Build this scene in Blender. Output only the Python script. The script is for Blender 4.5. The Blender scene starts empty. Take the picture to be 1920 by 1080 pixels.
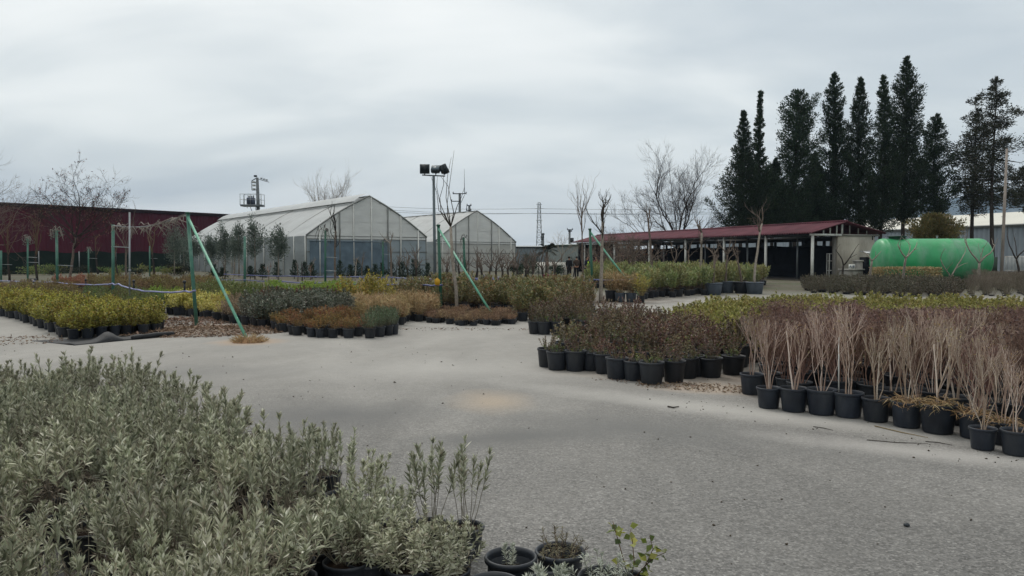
HAZE = 0.00015
import bpy, math, random
import numpy as np
from mathutils import Vector, Matrix
rad = math.radians
SC = bpy.context.scene
COL = SC.collection

# ------------------------------------------------------------------ camera
F, CX, CY, HOR, EYE = 1450.0, 960.0, 540.0, 482.0, 1.7
TH = math.atan((CY - HOR) / F)
cam_d = bpy.data.cameras.new('camera')
cam_d.sensor_width = 36.0
cam_d.lens = 36.0 * F / 1920.0
cam_d.clip_start = 0.05
cam_d.clip_end = 20000
cam = bpy.data.objects.new('camera', cam_d)
COL.objects.link(cam)
cam.location = (0, 0, EYE)
cam.rotation_euler = (math.pi / 2 - TH, 0, 0)
SC.camera = cam

def ray(px, py):
    cx, cy = (px - CX) / F, (CY - py) / F
    return Vector((cx, math.cos(TH) + cy * math.sin(TH), cy * math.cos(TH) - math.sin(TH)))
def G(px, py):                       # photo point on flat ground -> world
    r = ray(px, py); t = -EYE / r.z
    return Vector((r.x * t, r.y * t, 0))
def P(px, py, Y):                    # photo point at a known distance
    r = ray(px, py); t = Y / r.y
    return Vector((r.x * t, Y, EYE + r.z * t))

# ------------------------------------------------------------------ mesh builder
class MB:
    def __init__(s): s.V = []; s.L = []; s.T = []; s.M = []; s.n = 0
    def add(s, v, flat, tot, mat=0):
        v = np.asarray(v, float).reshape(-1, 3)
        flat = np.asarray(flat, np.int64).ravel(); tot = np.asarray(tot, np.int64).ravel()
        s.V.append(v); s.L.append(flat + s.n); s.T.append(tot)
        s.M.append(np.full(len(tot), mat, np.int32)); s.n += len(v)
    def poly(s, v, faces, mat=0):
        s.add(v, [i for f in faces for i in f], [len(f) for f in faces], mat)
    def box(s, c, size, mat=0, m=None):
        x, y, z = [a / 2 for a in size]
        v = [Vector((i, j, k)) for i in (-x, x) for j in (-y, y) for k in (-z, z)]
        if m is not None: v = [m @ p for p in v]
        v = [tuple(p + Vector(c)) for p in v]
        s.poly(v, [(0, 1, 3, 2), (4, 6, 7, 5), (0, 4, 5, 1), (2, 3, 7, 6), (0, 2, 6, 4), (1, 5, 7, 3)], mat)
    def bar(s, a, b, w, h, mat=0):   # box beam from a to b
        a, b = Vector(a), Vector(b); d = b - a; L = d.length
        if L < 1e-6: return
        m = d.to_track_quat('Z', 'Y').to_matrix()
        s.box((a + b) / 2, (w, h, L), mat, m)
    def tube(s, pts, rr, n=6, mat=0, cap=True):
        pts = np.asarray([tuple(p) for p in pts], float)
        k = len(pts)
        rr = np.full(k, rr, float) if np.isscalar(rr) else np.asarray(rr, float)
        d = np.gradient(pts, axis=0); d /= np.linalg.norm(d, axis=1)[:, None] + 1e-12
        ref = np.array([0.31, 0.23, 0.92]) if abs(d[:, 2]).mean() < .7 else np.array([0.9, 0.2, 0.1])
        u = np.cross(d, ref); u /= np.linalg.norm(u, axis=1)[:, None] + 1e-12
        w = np.cross(d, u)
        a = np.arange(n) * 2 * math.pi / n
        v = pts[:, None, :] + rr[:, None, None] * (np.cos(a)[None, :, None] * u[:, None, :] + np.sin(a)[None, :, None] * w[:, None, :])
        i = np.arange(k - 1)[:, None] * n; j = np.arange(n)[None, :]; j2 = (j + 1) % n
        f = np.stack([i + j, i + j2, i + n + j2, i + n + j], -1).reshape(-1, 4)
        s.add(v, f, np.full(len(f), 4), mat)
        if cap:
            base = s.n - k * n
            s.L.append(np.arange(n)[::-1] + base); s.T.append(np.array([n])); s.M.append(np.array([mat], np.int32))
            s.L.append(np.arange(n) + base + (k - 1) * n); s.T.append(np.array([n])); s.M.append(np.array([mat], np.int32))
    def lathe(s, prof, n=24, mat=0, c=(0, 0, 0), wob=0):
        a = np.arange(n) * 2 * math.pi / n
        pr = np.asarray(prof, float); k = len(pr)
        v = np.stack([pr[:, None, 0] * np.cos(a) + c[0], pr[:, None, 0] * np.sin(a) + c[1], np.repeat(pr[:, 1:2], n, 1) + c[2]], -1)
        i = np.arange(k - 1)[:, None] * n; j = np.arange(n)[None, :]; j2 = (j + 1) % n
        f = np.stack([i + j, i + j2, i + n + j2, i + n + j], -1).reshape(-1, 4)
        s.add(v, f, np.full(len(f), 4), mat)
    def leaves(s, Pp, D, N, L, W, mat=0, long=False, curve=.15, fold=.15):
        Pp = np.asarray(Pp, float); D = np.asarray(D, float); N = np.asarray(N, float)
        D = np.broadcast_to(D, Pp.shape); N = np.broadcast_to(N, Pp.shape)
        D = D / (np.linalg.norm(D, axis=1)[:, None] + 1e-9)
        S = np.cross(D, N); S /= np.linalg.norm(S, axis=1)[:, None] + 1e-9
        N = np.cross(S, D)
        n = len(Pp)
        L = np.broadcast_to(np.asarray(L, float), (n,))[:, None]; W = np.broadcast_to(np.asarray(W, float), (n,))[:, None]
        if not long:
            v = np.stack([Pp, Pp + .48 * L * D + .5 * W * S + fold * W * N, Pp + L * D - curve * L * N, Pp + .48 * L * D - .5 * W * S + fold * W * N], 1)
            f = np.array([[0, 1, 2], [0, 2, 3]])
            f = (np.arange(n)[:, None, None] * 4 + f[None]).reshape(-1, 3)
            s.add(v, f, np.full(len(f), 3), mat)
        else:
            m1 = Pp + .3 * L * D + .03 * L * N; m2 = Pp + .7 * L * D - curve * .35 * L * N
            v = np.stack([Pp, m1 + .5 * W * S, m1 - .5 * W * S, m2 + .42 * W * S, m2 - .42 * W * S, Pp + L * D - curve * L * N], 1)
            fl = np.array([0, 1, 2, 1, 3, 4, 2, 3, 5, 4])
            fl = (np.arange(n)[:, None] * 6 + fl[None]).ravel()
            s.add(v, fl, np.tile([3, 4, 3], n), mat)
    def merge(s, o, off=0):
        for v, l, t, m in zip(o.V, o.L, o.T, o.M): pass
        s.L += [l + s.n for l in o.L]; s.T += o.T; s.M += [m + off for m in o.M]; s.V += o.V; s.n += o.n
        return s
    def data(s, name, mats, smooth=False):
        me = bpy.data.meshes.new(name)
        V = np.concatenate(s.V); L = np.concatenate(s.L); T = np.concatenate(s.T); M = np.concatenate(s.M)
        me.vertices.add(len(V)); me.vertices.foreach_set('co', V.astype(np.float32).ravel())
        me.loops.add(len(L)); me.loops.foreach_set('vertex_index', L.astype(np.int32))
        me.polygons.add(len(T))
        st = np.concatenate([[0], np.cumsum(T)[:-1]])
        me.polygons.foreach_set('loop_start', st.astype(np.int32))
        me.polygons.foreach_set('material_index', M)
        if smooth: me.polygons.foreach_set('use_smooth', np.ones(len(T), bool))
        for m in mats: me.materials.append(m)
        me.update(calc_edges=True); me.validate()
        return me
    def build(s, name, mats, parent=None, smooth=False, loc=None):
        if not isinstance(mats, (list, tuple)): mats = [mats]
        return link(name, s.data(name, mats, smooth), parent, loc)

def link(name, data, parent=None, loc=None):
    o = bpy.data.objects.new(name, data); COL.objects.link(o)
    if parent is not None: o.parent = parent
    if loc is not None: o.location = loc
    return o
def tag(o, label=None, cat=None, group=None, kind=None):
    if label: o['label'] = label
    if cat: o['category'] = cat
    if group: o['group'] = group
    if kind: o['kind'] = kind
    return o
def thing(name, label, cat, loc=(0, 0, 0), rz=0, group=None):
    o = link(name, None, None, loc); o.rotation_euler = (0, 0, rz)
    o.empty_display_size = .1
    return tag(o, label, cat, group)

# ------------------------------------------------------------------ materials
def C(h):
    h = h.lstrip('#'); c = [int(h[i:i + 2], 16) / 255 for i in (0, 2, 4)]
    return tuple((x / 12.92 if x <= .04045 else ((x + .055) / 1.055) ** 2.4) for x in c) + (1,)
class NG:
    def __init__(s, mat):
        s.t = mat.node_tree; s.t.nodes.clear(); s.out = s.n('ShaderNodeOutputMaterial')
    def n(s, typ, ins=None, **kw):
        x = s.t.nodes.new(typ)
        for k, v in kw.items(): setattr(x, k, v)
        for k, v in (ins or {}).items(): s.set(x, k, v)
        return x
    def set(s, x, k, v):
        sock = x.inputs[k]
        if hasattr(v, 'is_output') or isinstance(v, bpy.types.NodeSocket): s.t.links.new(v, sock)
        else: sock.default_value = v
    def mix(s, f, a, b, mode='MIX'):
        x = s.n('ShaderNodeMix', data_type='RGBA', blend_type=mode)
        s.set(x, 0, f); s.set(x, 6, a); s.set(x, 7, b); return x.outputs[2]
    def math(s, op, a, b=0.0, c=None):
        x = s.n('ShaderNodeMath', operation=op); s.set(x, 0, a); s.set(x, 1, b)
        if c is not None: s.set(x, 2, c)
        return x.outputs[0]
    def ramp(s, f, stops, const=False):
        x = s.n('ShaderNodeValToRGB'); e = x.color_ramp
        if const: e.interpolation = 'CONSTANT'
        while len(e.elements) < len(stops): e.elements.new(.5)
        for el, (p, c) in zip(e.elements, stops):
            el.position = p; el.color = c if hasattr(c, '__len__') else (c, c, c, 1)
        s.set(x, 0, f); return x.outputs[0]
    def noise(s, vec, scale, detail=4, rough=.55, dist=0):
        x = s.n('ShaderNodeTexNoise', {'Scale': scale, 'Detail': detail, 'Roughness': rough, 'Distortion': dist})
        if vec is not None: s.set(x, 'Vector', vec)
        return x.outputs[0]
    def coord(s, k='Object'): return s.n('ShaderNodeTexCoord').outputs[k]
    def mapping(s, vec, scale=(1, 1, 1), loc=(0, 0, 0)):
        return s.n('ShaderNodeMapping', {'Vector': vec, 'Scale': scale, 'Location': loc}).outputs[0]
    def bsdf(s, col, rough=.6, spec=.3, **kw):
        b = s.n('ShaderNodeBsdfPrincipled', {'Base Color': col, 'Roughness': rough, 'Specular IOR Level': spec})
        for k, v in kw.items(): s.set(b, k.replace('_', ' '), v)
        return b
    def done(s, sh): s.t.links.new(sh, s.out.inputs[0])
def newmat(name):
    m = bpy.data.materials.new(name); m.use_nodes = True; return m, NG(m)

def M_(name, col, rough=.6, var=.25, scale=6, spec=.3, bump=.0, bscale=40, metal=0, stretch=(1, 1, 1), dirt=None, ov=(.82, 1.0)):
    m, g = newmat(name); c = C(col) if isinstance(col, str) else col
    v = g.mapping(g.coord(), stretch)
    n1 = g.noise(v, scale, 5, .6)
    lo = tuple(x * (1 - var) for x in c[:3]) + (1,); hi = tuple(min(1, x * (1 + var)) for x in c[:3]) + (1,)
    cc = g.ramp(n1, [(.3, lo), (.7, hi)])
    if dirt:
        n2 = g.noise(g.mapping(g.coord(), (1, 1, .35)), scale * .6, 6, .7)
        cc = g.mix(g.ramp(n2, [(.48, 0), (.7, 1)]), cc, C(dirt))
    oi = g.n('ShaderNodeObjectInfo').outputs['Random']
    cc = g.mix(1, cc, g.ramp(oi, [(0, ov[0]), (1, ov[1])]), 'MULTIPLY')
    b = g.bsdf(cc, rough, spec, Metallic=metal)
    if bump:
        h = g.noise(v, bscale, 4, .6)
        g.set(b, 'Normal', g.n('ShaderNodeBump', {'Height': h, 'Strength': bump, 'Distance': .02}).outputs[0])
    g.done(b.outputs[0]); return m

def leaf_mat(name, cols, rough=.55, trans=.25, objvar=.3, spec=.3, hv=.03):
    """leaf colours vary from leaf to leaf (random per island) and from plant to plant"""
    m, g = newmat(name)
    ri = g.n('ShaderNodeNewGeometry').outputs['Random Per Island']
    k = len(cols)
    c = g.ramp(ri, [((i + .5) / k, C(h)) for i, h in enumerate(cols)])
    oi = g.n('ShaderNodeObjectInfo').outputs['Random']
    hs = g.n('ShaderNodeHueSaturation', {'Hue': g.math('MULTIPLY_ADD', oi, hv, .5 - hv / 2), 'Saturation': 1.0,
             'Value': g.math('MULTIPLY_ADD', g.math('FRACT', g.math('MULTIPLY', oi, 7.31)), objvar, 1 - objvar / 2), 'Color': c}).outputs[0]
    b = g.bsdf(hs, rough, spec)
    tr = g.n('ShaderNodeBsdfTranslucent', {'Color': hs}).outputs[0]
    mx = g.n('ShaderNodeMixShader', {0: trans, 1: b.outputs[0], 2: tr}).outputs[0]
    g.done(mx); return m

POT = M_('black_plastic', '#272c34', .48, .25, 9, .4, dirt='#34373a', ov=(.5, 1.0))
POT2 = M_('black_plastic_dusty', '#282e38', .5, .3, 7, .35, dirt='#3f4348', ov=(.55, 1.0))
GREYPOT = M_('grey_plastic', '#4a525c', .5, .2, 6)
SOIL = M_('potting_soil', '#2b221c', .95, .4, 30, .1, .6, 60)
BARK = M_('bark_grey', '#6b6058', .9, .4, 14, .1, .4, 60)
BARKD = M_('bark_dark', '#3c3733', .9, .35, 10, .1, .4, 50)
BARKP = M_('bark_pale', '#8e867c', .9, .35, 14, .1, .3, 60)
TWIG = leaf_mat('twig_bark', ['#a28f82', '#b8a698', '#8a7568', '#cbbcb0', '#ab998b', '#927c6d'], .85, 0, .35, .1)
TWIGR = leaf_mat('twig_bark_red', ['#7f645b', '#93786c', '#6a5048', '#9d8275'], .85, 0, .25, .1)
STEMG = leaf_mat('grey_stems', ['#6f6a5e', '#857e70', '#5a5348'], .9, 0, .2, .1)
STEMB = leaf_mat('brown_stems', ['#5a4a3c', '#6d5b49', '#463a30'], .9, 0, .2, .1)
POSTG = M_('green_paint', '#406f60', .55, .22, 5, .35, dirt='#7d968b')
POSTD = M_('green_paint_dark', '#245443', .5, .25, 5, .4)
BRACEG = M_('pale_green_paint', '#5d9a82', .55, .2, 5, .35, dirt='#8ea99c')
STEEL = M_('galvanised_steel', '#8f9496', .45, .15, 8, .4, metal=.6)
WHITEP = M_('white_paint', '#d4d4cf', .5, .12, 5, .4, dirt='#a8a49a')
DARKM = M_('dark_metal', '#2a2f33', .5, .3, 8)
CONC = M_('concrete', '#8f8c86', .9, .18, 3, .2, .3, 25, dirt='#77736c')
TARP = M_('black_tarp', '#11151c', .8, .3, 2, .2, .3, 6)
HOSE = M_('lilac_hose', '#7d7fa8', .4, .15, 3, .4)
HOSEB = M_('blue_hose', '#4c5384', .4, .2, 3, .4)
CLOTH = M_('ground_cloth', '#26282b', .7, .25, 6, .3, .4, 30)

# ------------------------------------------------------------------ plant generators
def rot_about(d, ax, a):
    return d * math.cos(a) + np.cross(ax, d) * math.sin(a) + ax * np.dot(ax, d) * (1 - math.cos(a))
def unit(v): return v / (np.linalg.norm(v) + 1e-9)

def shoot_plant(seed, n, H, spread, nl, ll, lw, start=.3, ang=(70, 25), r0=.06, z0=.0, stem=.004, up=.5, long=False, curve=.15, rosette=0, jit=.25, lean=(0, 0), hvar=.3, lm=0, sm=1):
    """many leafy shoots from one base: leaf slot lm, stem slot sm"""
    r = np.random.default_rng(seed); mb = MB()
    LP, LD, LN, LL, LW = [], [], [], [], []
    for i in range(n):
        az = i * 2.39996 + r.uniform(-.5, .5); q = math.sqrt((i + .5) / n)
        tilt = spread * q * r.uniform(.7, 1.2)
        h = H * (1 - hvar * q * r.uniform(.2, 1.2)) * r.uniform(.82, 1.08)
        d = np.array([math.sin(tilt) * math.cos(az), math.sin(tilt) * math.sin(az), math.cos(tilt)])
        p = np.array([r0 * q * math.cos(az), r0 * q * math.sin(az), z0]); pts = [p]
        for s in range(5):
            d = unit(d + np.array([lean[0], lean[1], up * .25]) + r.normal(0, .07, 3)); p = p + d * h / 5; pts.append(p)
        pts = np.array(pts)
        if stem: mb.tube(pts, np.linspace(stem, stem * .5, 6), 3, sm, cap=False)
        m = max(3, int(nl * r.uniform(.75, 1.25)))
        t = start + (1 - start) * r.random(m) ** .8
        if rosette:
            t = np.concatenate([t, r.uniform(.96, 1.0, rosette)]); m = len(t)
        x = t * 5; k = np.minimum(x.astype(int), 4); fr = (x - k)[:, None]
        pos = pts[k] * (1 - fr) + pts[k + 1] * fr
        ax = pts[k + 1] - pts[k]; ax /= np.linalg.norm(ax, axis=1)[:, None]
        th = np.arange(m) * 2.39996 + r.uniform(0, 6)
        e1 = np.cross(ax, np.array([.3, .8, .1])); e1 /= np.linalg.norm(e1, axis=1)[:, None]; e2 = np.cross(ax, e1)
        radial = np.cos(th)[:, None] * e1 + np.sin(th)[:, None] * e2
        a = np.radians(ang[0] + (ang[1] - ang[0]) * t)[:, None] * r.uniform(.7, 1.3, (m, 1))
        D = ax * np.cos(a) + radial * np.sin(a) + r.normal(0, jit * .5, (m, 3))
        LP.append(pos); LD.append(D); LN.append(ax + .3 * r.normal(0, 1, (m, 3)))
        LL.append(ll * r.uniform(.6, 1.2, m) * (1 - .3 * (t > .93))); LW.append(lw * r.uniform(.75, 1.2, m))
    mb.leaves(np.concatenate(LP), np.concatenate(LD), np.concatenate(LN), np.concatenate(LL), np.concatenate(LW), lm, long, curve)
    return mb

def twig_shrub(seed, H, n=8, spread=.35, z0=.25, r0=.05, rs=.009, kids=5, leaves=0, ll=.04, lw=.02, up=.6, lv=2):
    """leafless upright shrub: slot 0 twigs, slot 1 dead leaves"""
    r = np.random.default_rng(seed); mb = MB(); tips = []
    def go(p, d, L, rr, lvl):
        pts = [p]; k = 5
        for s in range(k):
            d = unit(d + np.array([0, 0, up * .12]) + r.normal(0, .12, 3)); p = p + d * L / k; pts.append(p)
        mb.tube(pts, np.linspace(rr, rr * .5, k + 1), 4 if lvl == 0 else 3, 0, cap=False)
        tips.extend(pts[2:])
        if lvl < lv:
            for c in range(kids if lvl == 0 else max(2, kids - 2)):
                t = r.uniform(.25, .95); i = min(int(t * k), k - 1); q = pts[i] + (pts[i + 1] - pts[i]) * (t * k - i)
                ax = unit(r.normal(0, 1, 3)); nd = unit(rot_about(d, unit(np.cross(d, ax)), r.uniform(.18, .5)))
                go(q, nd, min(L * r.uniform(.4, .75), max(.05, (z0 + H - q[2]) * 1.1)), max(.0022, rr * .55), lvl + 1)
    for i in range(n):
        az = i * 2.4 + r.uniform(-.4, .4); q = math.sqrt((i + .3) / n); tl = spread * q
        d = np.array([math.sin(tl) * math.cos(az), math.sin(tl) * math.sin(az), math.cos(tl)])
        go(np.array([r0 * q * math.cos(az), r0 * q * math.sin(az), z0]), d, H * r.uniform(.72, 1.0), rs * r.uniform(.7, 1.1), 0)
    if leaves:
        T = np.array(tips); idx = r.integers(0, len(T), leaves)
        mb.leaves(T[idx] + r.normal(0, .02, (leaves, 3)), r.normal(0, 1, (leaves, 3)) + [0, 0, .2], r.normal(0, 1, (leaves, 3)), ll * r.uniform(.6, 1.2, leaves), lw * r.uniform(.7, 1.2, leaves), 1)
    return mb

def bare_tree(seed, H, trunk_h, tr, limbs=5, kids=4, lv=3, spread=.7, up=.35, lean=(0, 0), wob=.12, dec=.62, sides=6, dirs=None, seeds=0):
    """(trunk, crown): a leafless tree, limbs from the trunk's upper part"""
    r = np.random.default_rng(seed); T = MB(); Cw = MB(); tips = []
    p = np.zeros(3); d = unit(np.array([lean[0], lean[1], 1.0])); pts = [p - d * .1]
    for s in range(7):
        d = unit(d + r.normal(0, wob * .35, 3) * [1, 1, .3] + np.array([0, 0, .08])); p = p + d * trunk_h / 7; pts.append(p)
    T.tube(pts, np.linspace(tr, tr * .62, 8), sides + 2, 0)
    def go(p, d, L, rr, lvl):
        k = 5; q = [p]
        for s in range(k):
            d = unit(d + r.normal(0, wob, 3) + np.array([0, 0, up * .2])); p = p + d * L / k; q.append(p)
        Cw.tube(q, np.linspace(rr, rr * .5, k + 1), max(3, sides - 1 - lvl), 0, cap=(lvl == 0))
        if lvl >= lv - 1: tips.extend(q[2:])
        if lvl < lv:
            for c in range(kids):
                t = r.uniform(.3, 1.0) if c else 1.0
                i = min(int(t * k), k - 1); o = q[i] + (q[i + 1] - q[i]) * (t * k - i)
                ax = unit(r.normal(0, 1, 3)); nd = unit(rot_about(d, unit(np.cross(d, ax)), r.uniform(.35, .8)))
                go(o, nd, L * dec * r.uniform(.75, 1.15), max(.006, rr * .46 * r.uniform(.85, 1.1)), lvl + 1)
    top = pts[-1]; crown_h = H - top[2]
    tot = sum(dec ** i * .62 for i in range(lv + 1)) + .38
    L0 = crown_h / tot * 1.12
    for i in range(limbs):
        if dirs: az, tl = dirs[i % len(dirs)]
        else: az, tl = i * 2.4 + r.uniform(-.5, .5), spread * r.uniform(.35, 1.1) * (0.25 if i == 0 else 1)
        j = -1 if i < max(2, limbs // 2) else -2 - (i % 2)
        dd = np.array([math.sin(tl) * math.cos(az), math.sin(tl) * math.sin(az), math.cos(tl)])
        go(np.array(pts[j]), dd, L0 * r.uniform(.8, 1.1), tr * .55 * (1 if j == -1 else .7), 0)
    if seeds and tips:
        X = np.array(tips); idx = r.integers(0, len(X), seeds)
        Cw.leaves(X[idx] + r.normal(0, .05, (seeds, 3)), r.normal(0, .6, (seeds, 3)) - [0, 0, .7], r.normal(0, 1, (seeds, 3)), .16 * r.uniform(.6, 1.2, seeds), .06, 1)
    return T, Cw

def leafy_crown(seed, n, rx, rz, zc, ll, lw, top=1.0, lump=.25, clumps=40, long=False):
    """crown of leaves gathered in clumps over an uneven ellipsoid"""
    r = np.random.default_rng(seed); mb = MB()
    cz = r.normal(0, 1, (clumps, 3)); cz /= np.linalg.norm(cz, axis=1)[:, None]
    cz *= (r.random((clumps, 1)) ** .4) * r.uniform(1 - lump, 1 + lump, (clumps, 1))
    cz[:, 2] = np.where(cz[:, 2] > 0, cz[:, 2] * top, cz[:, 2])
    per = n // clumps
    for c in cz:
        o = np.array([c[0] * rx, c[1] * rx, zc + c[2] * rz])
        q = r.normal(0, .19, (per, 3)) * [rx, rx, rz * .8]
        D = q / (np.linalg.norm(q, axis=1)[:, None] + 1e-6) * .5 + np.array([c[0] * .6, c[1] * .6, .7]) + r.normal(0, .35, (per, 3))
        mb.leaves(o + q, D, r.normal(0, 1, (per, 3)), ll * r.uniform(.6, 1.25, per), lw * r.uniform(.7, 1.2, per), 0, long)
    return mb

def conifer(seed, H, z0, prof, boughs, per=215, ll=.23, lw=.08, rise=.75, tr=.22, rag=.3, gaps=0.0, top_lean=0.0, wid=.28, droop=0.0):
    """(trunk, crown): boughs leave the trunk all the way up and carry sprays of needles, longest low down"""
    r = np.random.default_rng(seed); T = MB(); Cw = MB(); ph = r.uniform(0, 6, 3)
    ax = lambda z: np.array([top_lean * (z / H) ** 2 + .12 * math.sin(z * .35 + ph[0]), .1 * math.sin(z * .3 + ph[1]), z])
    zs = np.linspace(-.1, H * .97, 9); T.tube([ax(z) for z in zs], np.linspace(tr, tr * .12, 9), 8, 0)
    X = [a for a, b in prof]; Y = [b for a, b in prof]
    for i in range(boughs):
        t = (i + r.random()) / boughs
        if gaps and r.random() < gaps * (.5 + .5 * math.sin(t * 31 + ph[2])): continue
        az = i * 2.39996 + r.normal(0, .35)
        L = np.interp(t, X, Y) * (1 + rag * r.normal(0, .55)) * (1 + .22 * math.sin(2 * az + 11 * t + ph[2])); L = max(.12, L)
        zt = z0 + t * (H - z0); out = np.array([math.cos(az), math.sin(az), 0])
        n = int(per * (.22 + L * .62) * r.uniform(.7, 1.2)); s = r.random(n) ** .75
        base = ax(max(.3, zt - rise * L * .6)); end = ax(zt) + out * L; end[2] = zt + (rise * .35 - droop) * L
        up = .18 * L * np.sin(math.pi * s)
        p = base + (end - base) * s[:, None]; p[:, 2] -= up * (1 if rise > .4 else -1)
        w = wid * (.35 + .75 * np.sin(math.pi * np.clip(s * .85 + .12, 0, 1))) * min(1.3, .22 + L * .62)
        q = r.normal(0, 1, (n, 3)) * w[:, None] * [.8, .8, .75]
        d = (end - base) / (np.linalg.norm(end - base) + 1e-6)
        D = d * .8 + q * 1.1 / (w[:, None] + .05) * .4 + np.array([0, 0, rise * .55]) + r.normal(0, .25, (n, 3))
        Cw.leaves(p + q, D, r.normal(0, 1, (n, 3)), ll * r.uniform(.55, 1.2, n), lw * r.uniform(.7, 1.3, n), 0)
        if L > .5: Cw.tube([base, base + (end - base) * .5 - [0, 0, .15 * L], base + (end - base) * .9], [.035 + .012 * L, .03, .01], 4, 1, cap=False)
    k = 70; z = H - np.abs(r.normal(0, .3, k)); Cw.leaves(np.stack([ax(a) for a in z]) + r.normal(0, .05, (k, 3)), np.array([0, 0, 1.]) + r.normal(0, .25, (k, 3)), r.normal(0, 1, (k, 3)), ll, lw * .8, 0)
    return T, Cw

def pot_mb(mb, rd, h, seg=20, mp=0, ms=1, soil=.85, lip=True):
    b = rd * .8; w = max(.006, rd * .035)
    pr = [(.001, .004), (b * .96, .004), (b, .012), (rd - w * 1.4, h * .86)]
    if lip: pr += [(rd - w * 1.3, h * .87), (rd + w * .3, h * .885), (rd + w * .5, h * .97), (rd, h), (rd - w * 1.2, h * .995)]
    else: pr += [(rd, h), (rd - w, h)]
    pr += [(rd - w * 2, h * .9), (b + (rd - b) * soil - w * 1.6, h * soil)]
    mb.lathe(pr, seg, mp)
    rs = b + (rd - b) * soil - w * 1.3
    mb.lathe([(rs, h * soil), (rs * .6, h * (soil + .02)), (.001, h * (soil + .035))], seg, ms)
    return mb

# ------------------------------------------------------------------ sky and light
SUN_EL, SUN_AZ = 52.0, -25.0          # azimuth from +Y towards +X
w = bpy.data.worlds.new('World'); SC.world = w; w.use_nodes = True
wt = w.node_tree; wt.nodes.clear()
class WG(NG):
    def __init__(s, t): s.t = t; s.out = s.n('ShaderNodeOutputWorld')
g = WG(wt)
sky = g.n('ShaderNodeTexSky', sky_type='NISHITA', sun_disc=False, sun_elevation=rad(SUN_EL), sun_rotation=rad(SUN_AZ), altitude=0, air_density=1.5, dust_density=3.0)
vec = g.coord('Generated')
sx = g.n('ShaderNodeSeparateXYZ', {0: vec})
zz = g.math('ADD', g.math('MAXIMUM', sx.outputs[2], 0.0), .32)
uv = g.n('ShaderNodeCombineXYZ', {0: g.math('DIVIDE', sx.outputs[0], zz), 1: g.math('DIVIDE', sx.outputs[1], zz), 2: 0.3})
n1 = g.noise(g.mapping(uv.outputs[0], (.55, .95, 1), (3.1, 1.7, 0)), 1.15, 3, .45, .5)
n2 = g.noise(g.mapping(uv.outputs[0], (.8, 1.6, 1), (7.4, 2.2, 0)), 2.2, 4, .5, .4)
n3 = g.math('MULTIPLY_ADD', n2, .40, g.math('MULTIPLY', n1, .62))
cloud = g.ramp(n3, [(.40, (3.7, 4.05, 4.25, 1)), (.485, (4.5, 4.78, 4.84, 1)), (.55, (5.3, 5.5, 5.45, 1)), (.64, (5.9, 6.02, 5.9, 1))])
el = g.ramp(sx.outputs[2], [(.0, (.88, .92, .95, 1)), (.10, (.94, .965, .985, 1)), (.24, (1.0, 1.0, 1.0, 1)), (.40, (1.0, 1.0, .99, 1)), (.6, (1.3, 1.26, 1.2, 1)), (1.0, (1.95, 1.82, 1.68, 1))])
cloud = g.mix(1.0, cloud, el, 'MULTIPLY')
colr = g.mix(.90, sky.outputs[0], cloud)
bg = g.n('ShaderNodeBackground', {'Color': colr, 'Strength': .1})
g.done(bg.outputs[0])
sl = bpy.data.lights.new('sun', 'SUN'); sl.energy = .9; sl.angle = rad(14); sl.color = (1, .96, .9)
so = link('sun', sl)
sd = Vector((math.sin(rad(SUN_AZ)) * math.cos(rad(SUN_EL)), math.cos(rad(SUN_AZ)) * math.cos(rad(SUN_EL)), math.sin(rad(SUN_EL))))
so.rotation_euler = sd.to_track_quat('Z', 'Y').to_euler()
so.location = (0, 0, 60)
vs = SC.view_settings
vs.view_transform = 'Standard'; vs.look = 'None'; vs.gamma = 1; vs.use_curve_mapping = False
vs.exposure = 0.74

# ------------------------------------------------------------------ ground
def patch(g, pos, c, r, ang=0, soft=.5, nz=None, namp=.5):
    """mask 0..1 of an uneven oval stain on the ground"""
    mp = g.n('ShaderNodeMapping', {'Vector': pos, 'Location': (-c[0], -c[1], 0)}).outputs[0]
    mp = g.n('ShaderNodeMapping', {'Vector': mp, 'Rotation': (0, 0, -ang)}).outputs[0]
    mp = g.n('ShaderNodeMapping', {'Vector': mp, 'Scale': (1 / r[0], 1 / r[1], 0)}).outputs[0]
    l = g.n('ShaderNodeVectorMath', {0: mp}, operation='LENGTH').outputs['Value']
    l = g.math('ADD', l, g.math('MULTIPLY_ADD', nz, namp * 2, -namp))
    return g.ramp(l, [(1 - soft if soft < 1 else 0, 1), (1.0, 0)])
m, g = newmat('asphalt_ground')
pos = g.coord('Object')
big = g.noise(pos, .22, 5, .6, .4); mid = g.noise(pos, .9, 5, .6, .3); fine = g.noise(pos, 5, 6, .65)
sxy = g.n('ShaderNodeSeparateXYZ', {0: pos})
dist = g.math('ADD', sxy.outputs[1], g.math('MULTIPLY_ADD', big, 5.0, -2.5))
dust = g.ramp(g.math('DIVIDE', dist, 30), [(.10, 0.0), (.24, .25), (.38, .75), (.55, .95)])
dust = g.math('MULTIPLY_ADD', mid, .5, g.math('SUBTRACT', dust, .25))
vor = g.n('ShaderNodeTexVoronoi', {'Vector': pos, 'Scale': 74.0}, feature='F1')
vcol = g.n('ShaderNodeSeparateColor', {0: vor.outputs['Color']}).outputs[0]
vor2 = g.n('ShaderNodeTexVoronoi', {'Vector': pos, 'Scale': 32.0}, feature='F1')
vcol2 = g.n('ShaderNodeSeparateColor', {0: vor2.outputs['Color']}).outputs[0]
agg = g.ramp(vcol, [(0, (.07, .07, .069, 1)), (.4, (.146, .144, .14, 1)), (.8, (.222, .219, .213, 1)), (1, (.36, .354, .342, 1))])
agg = g.mix(.35, agg, g.ramp(vcol2, [(0, (.10, .10, .098, 1)), (1, (.24, .238, .23, 1))]))
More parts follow.
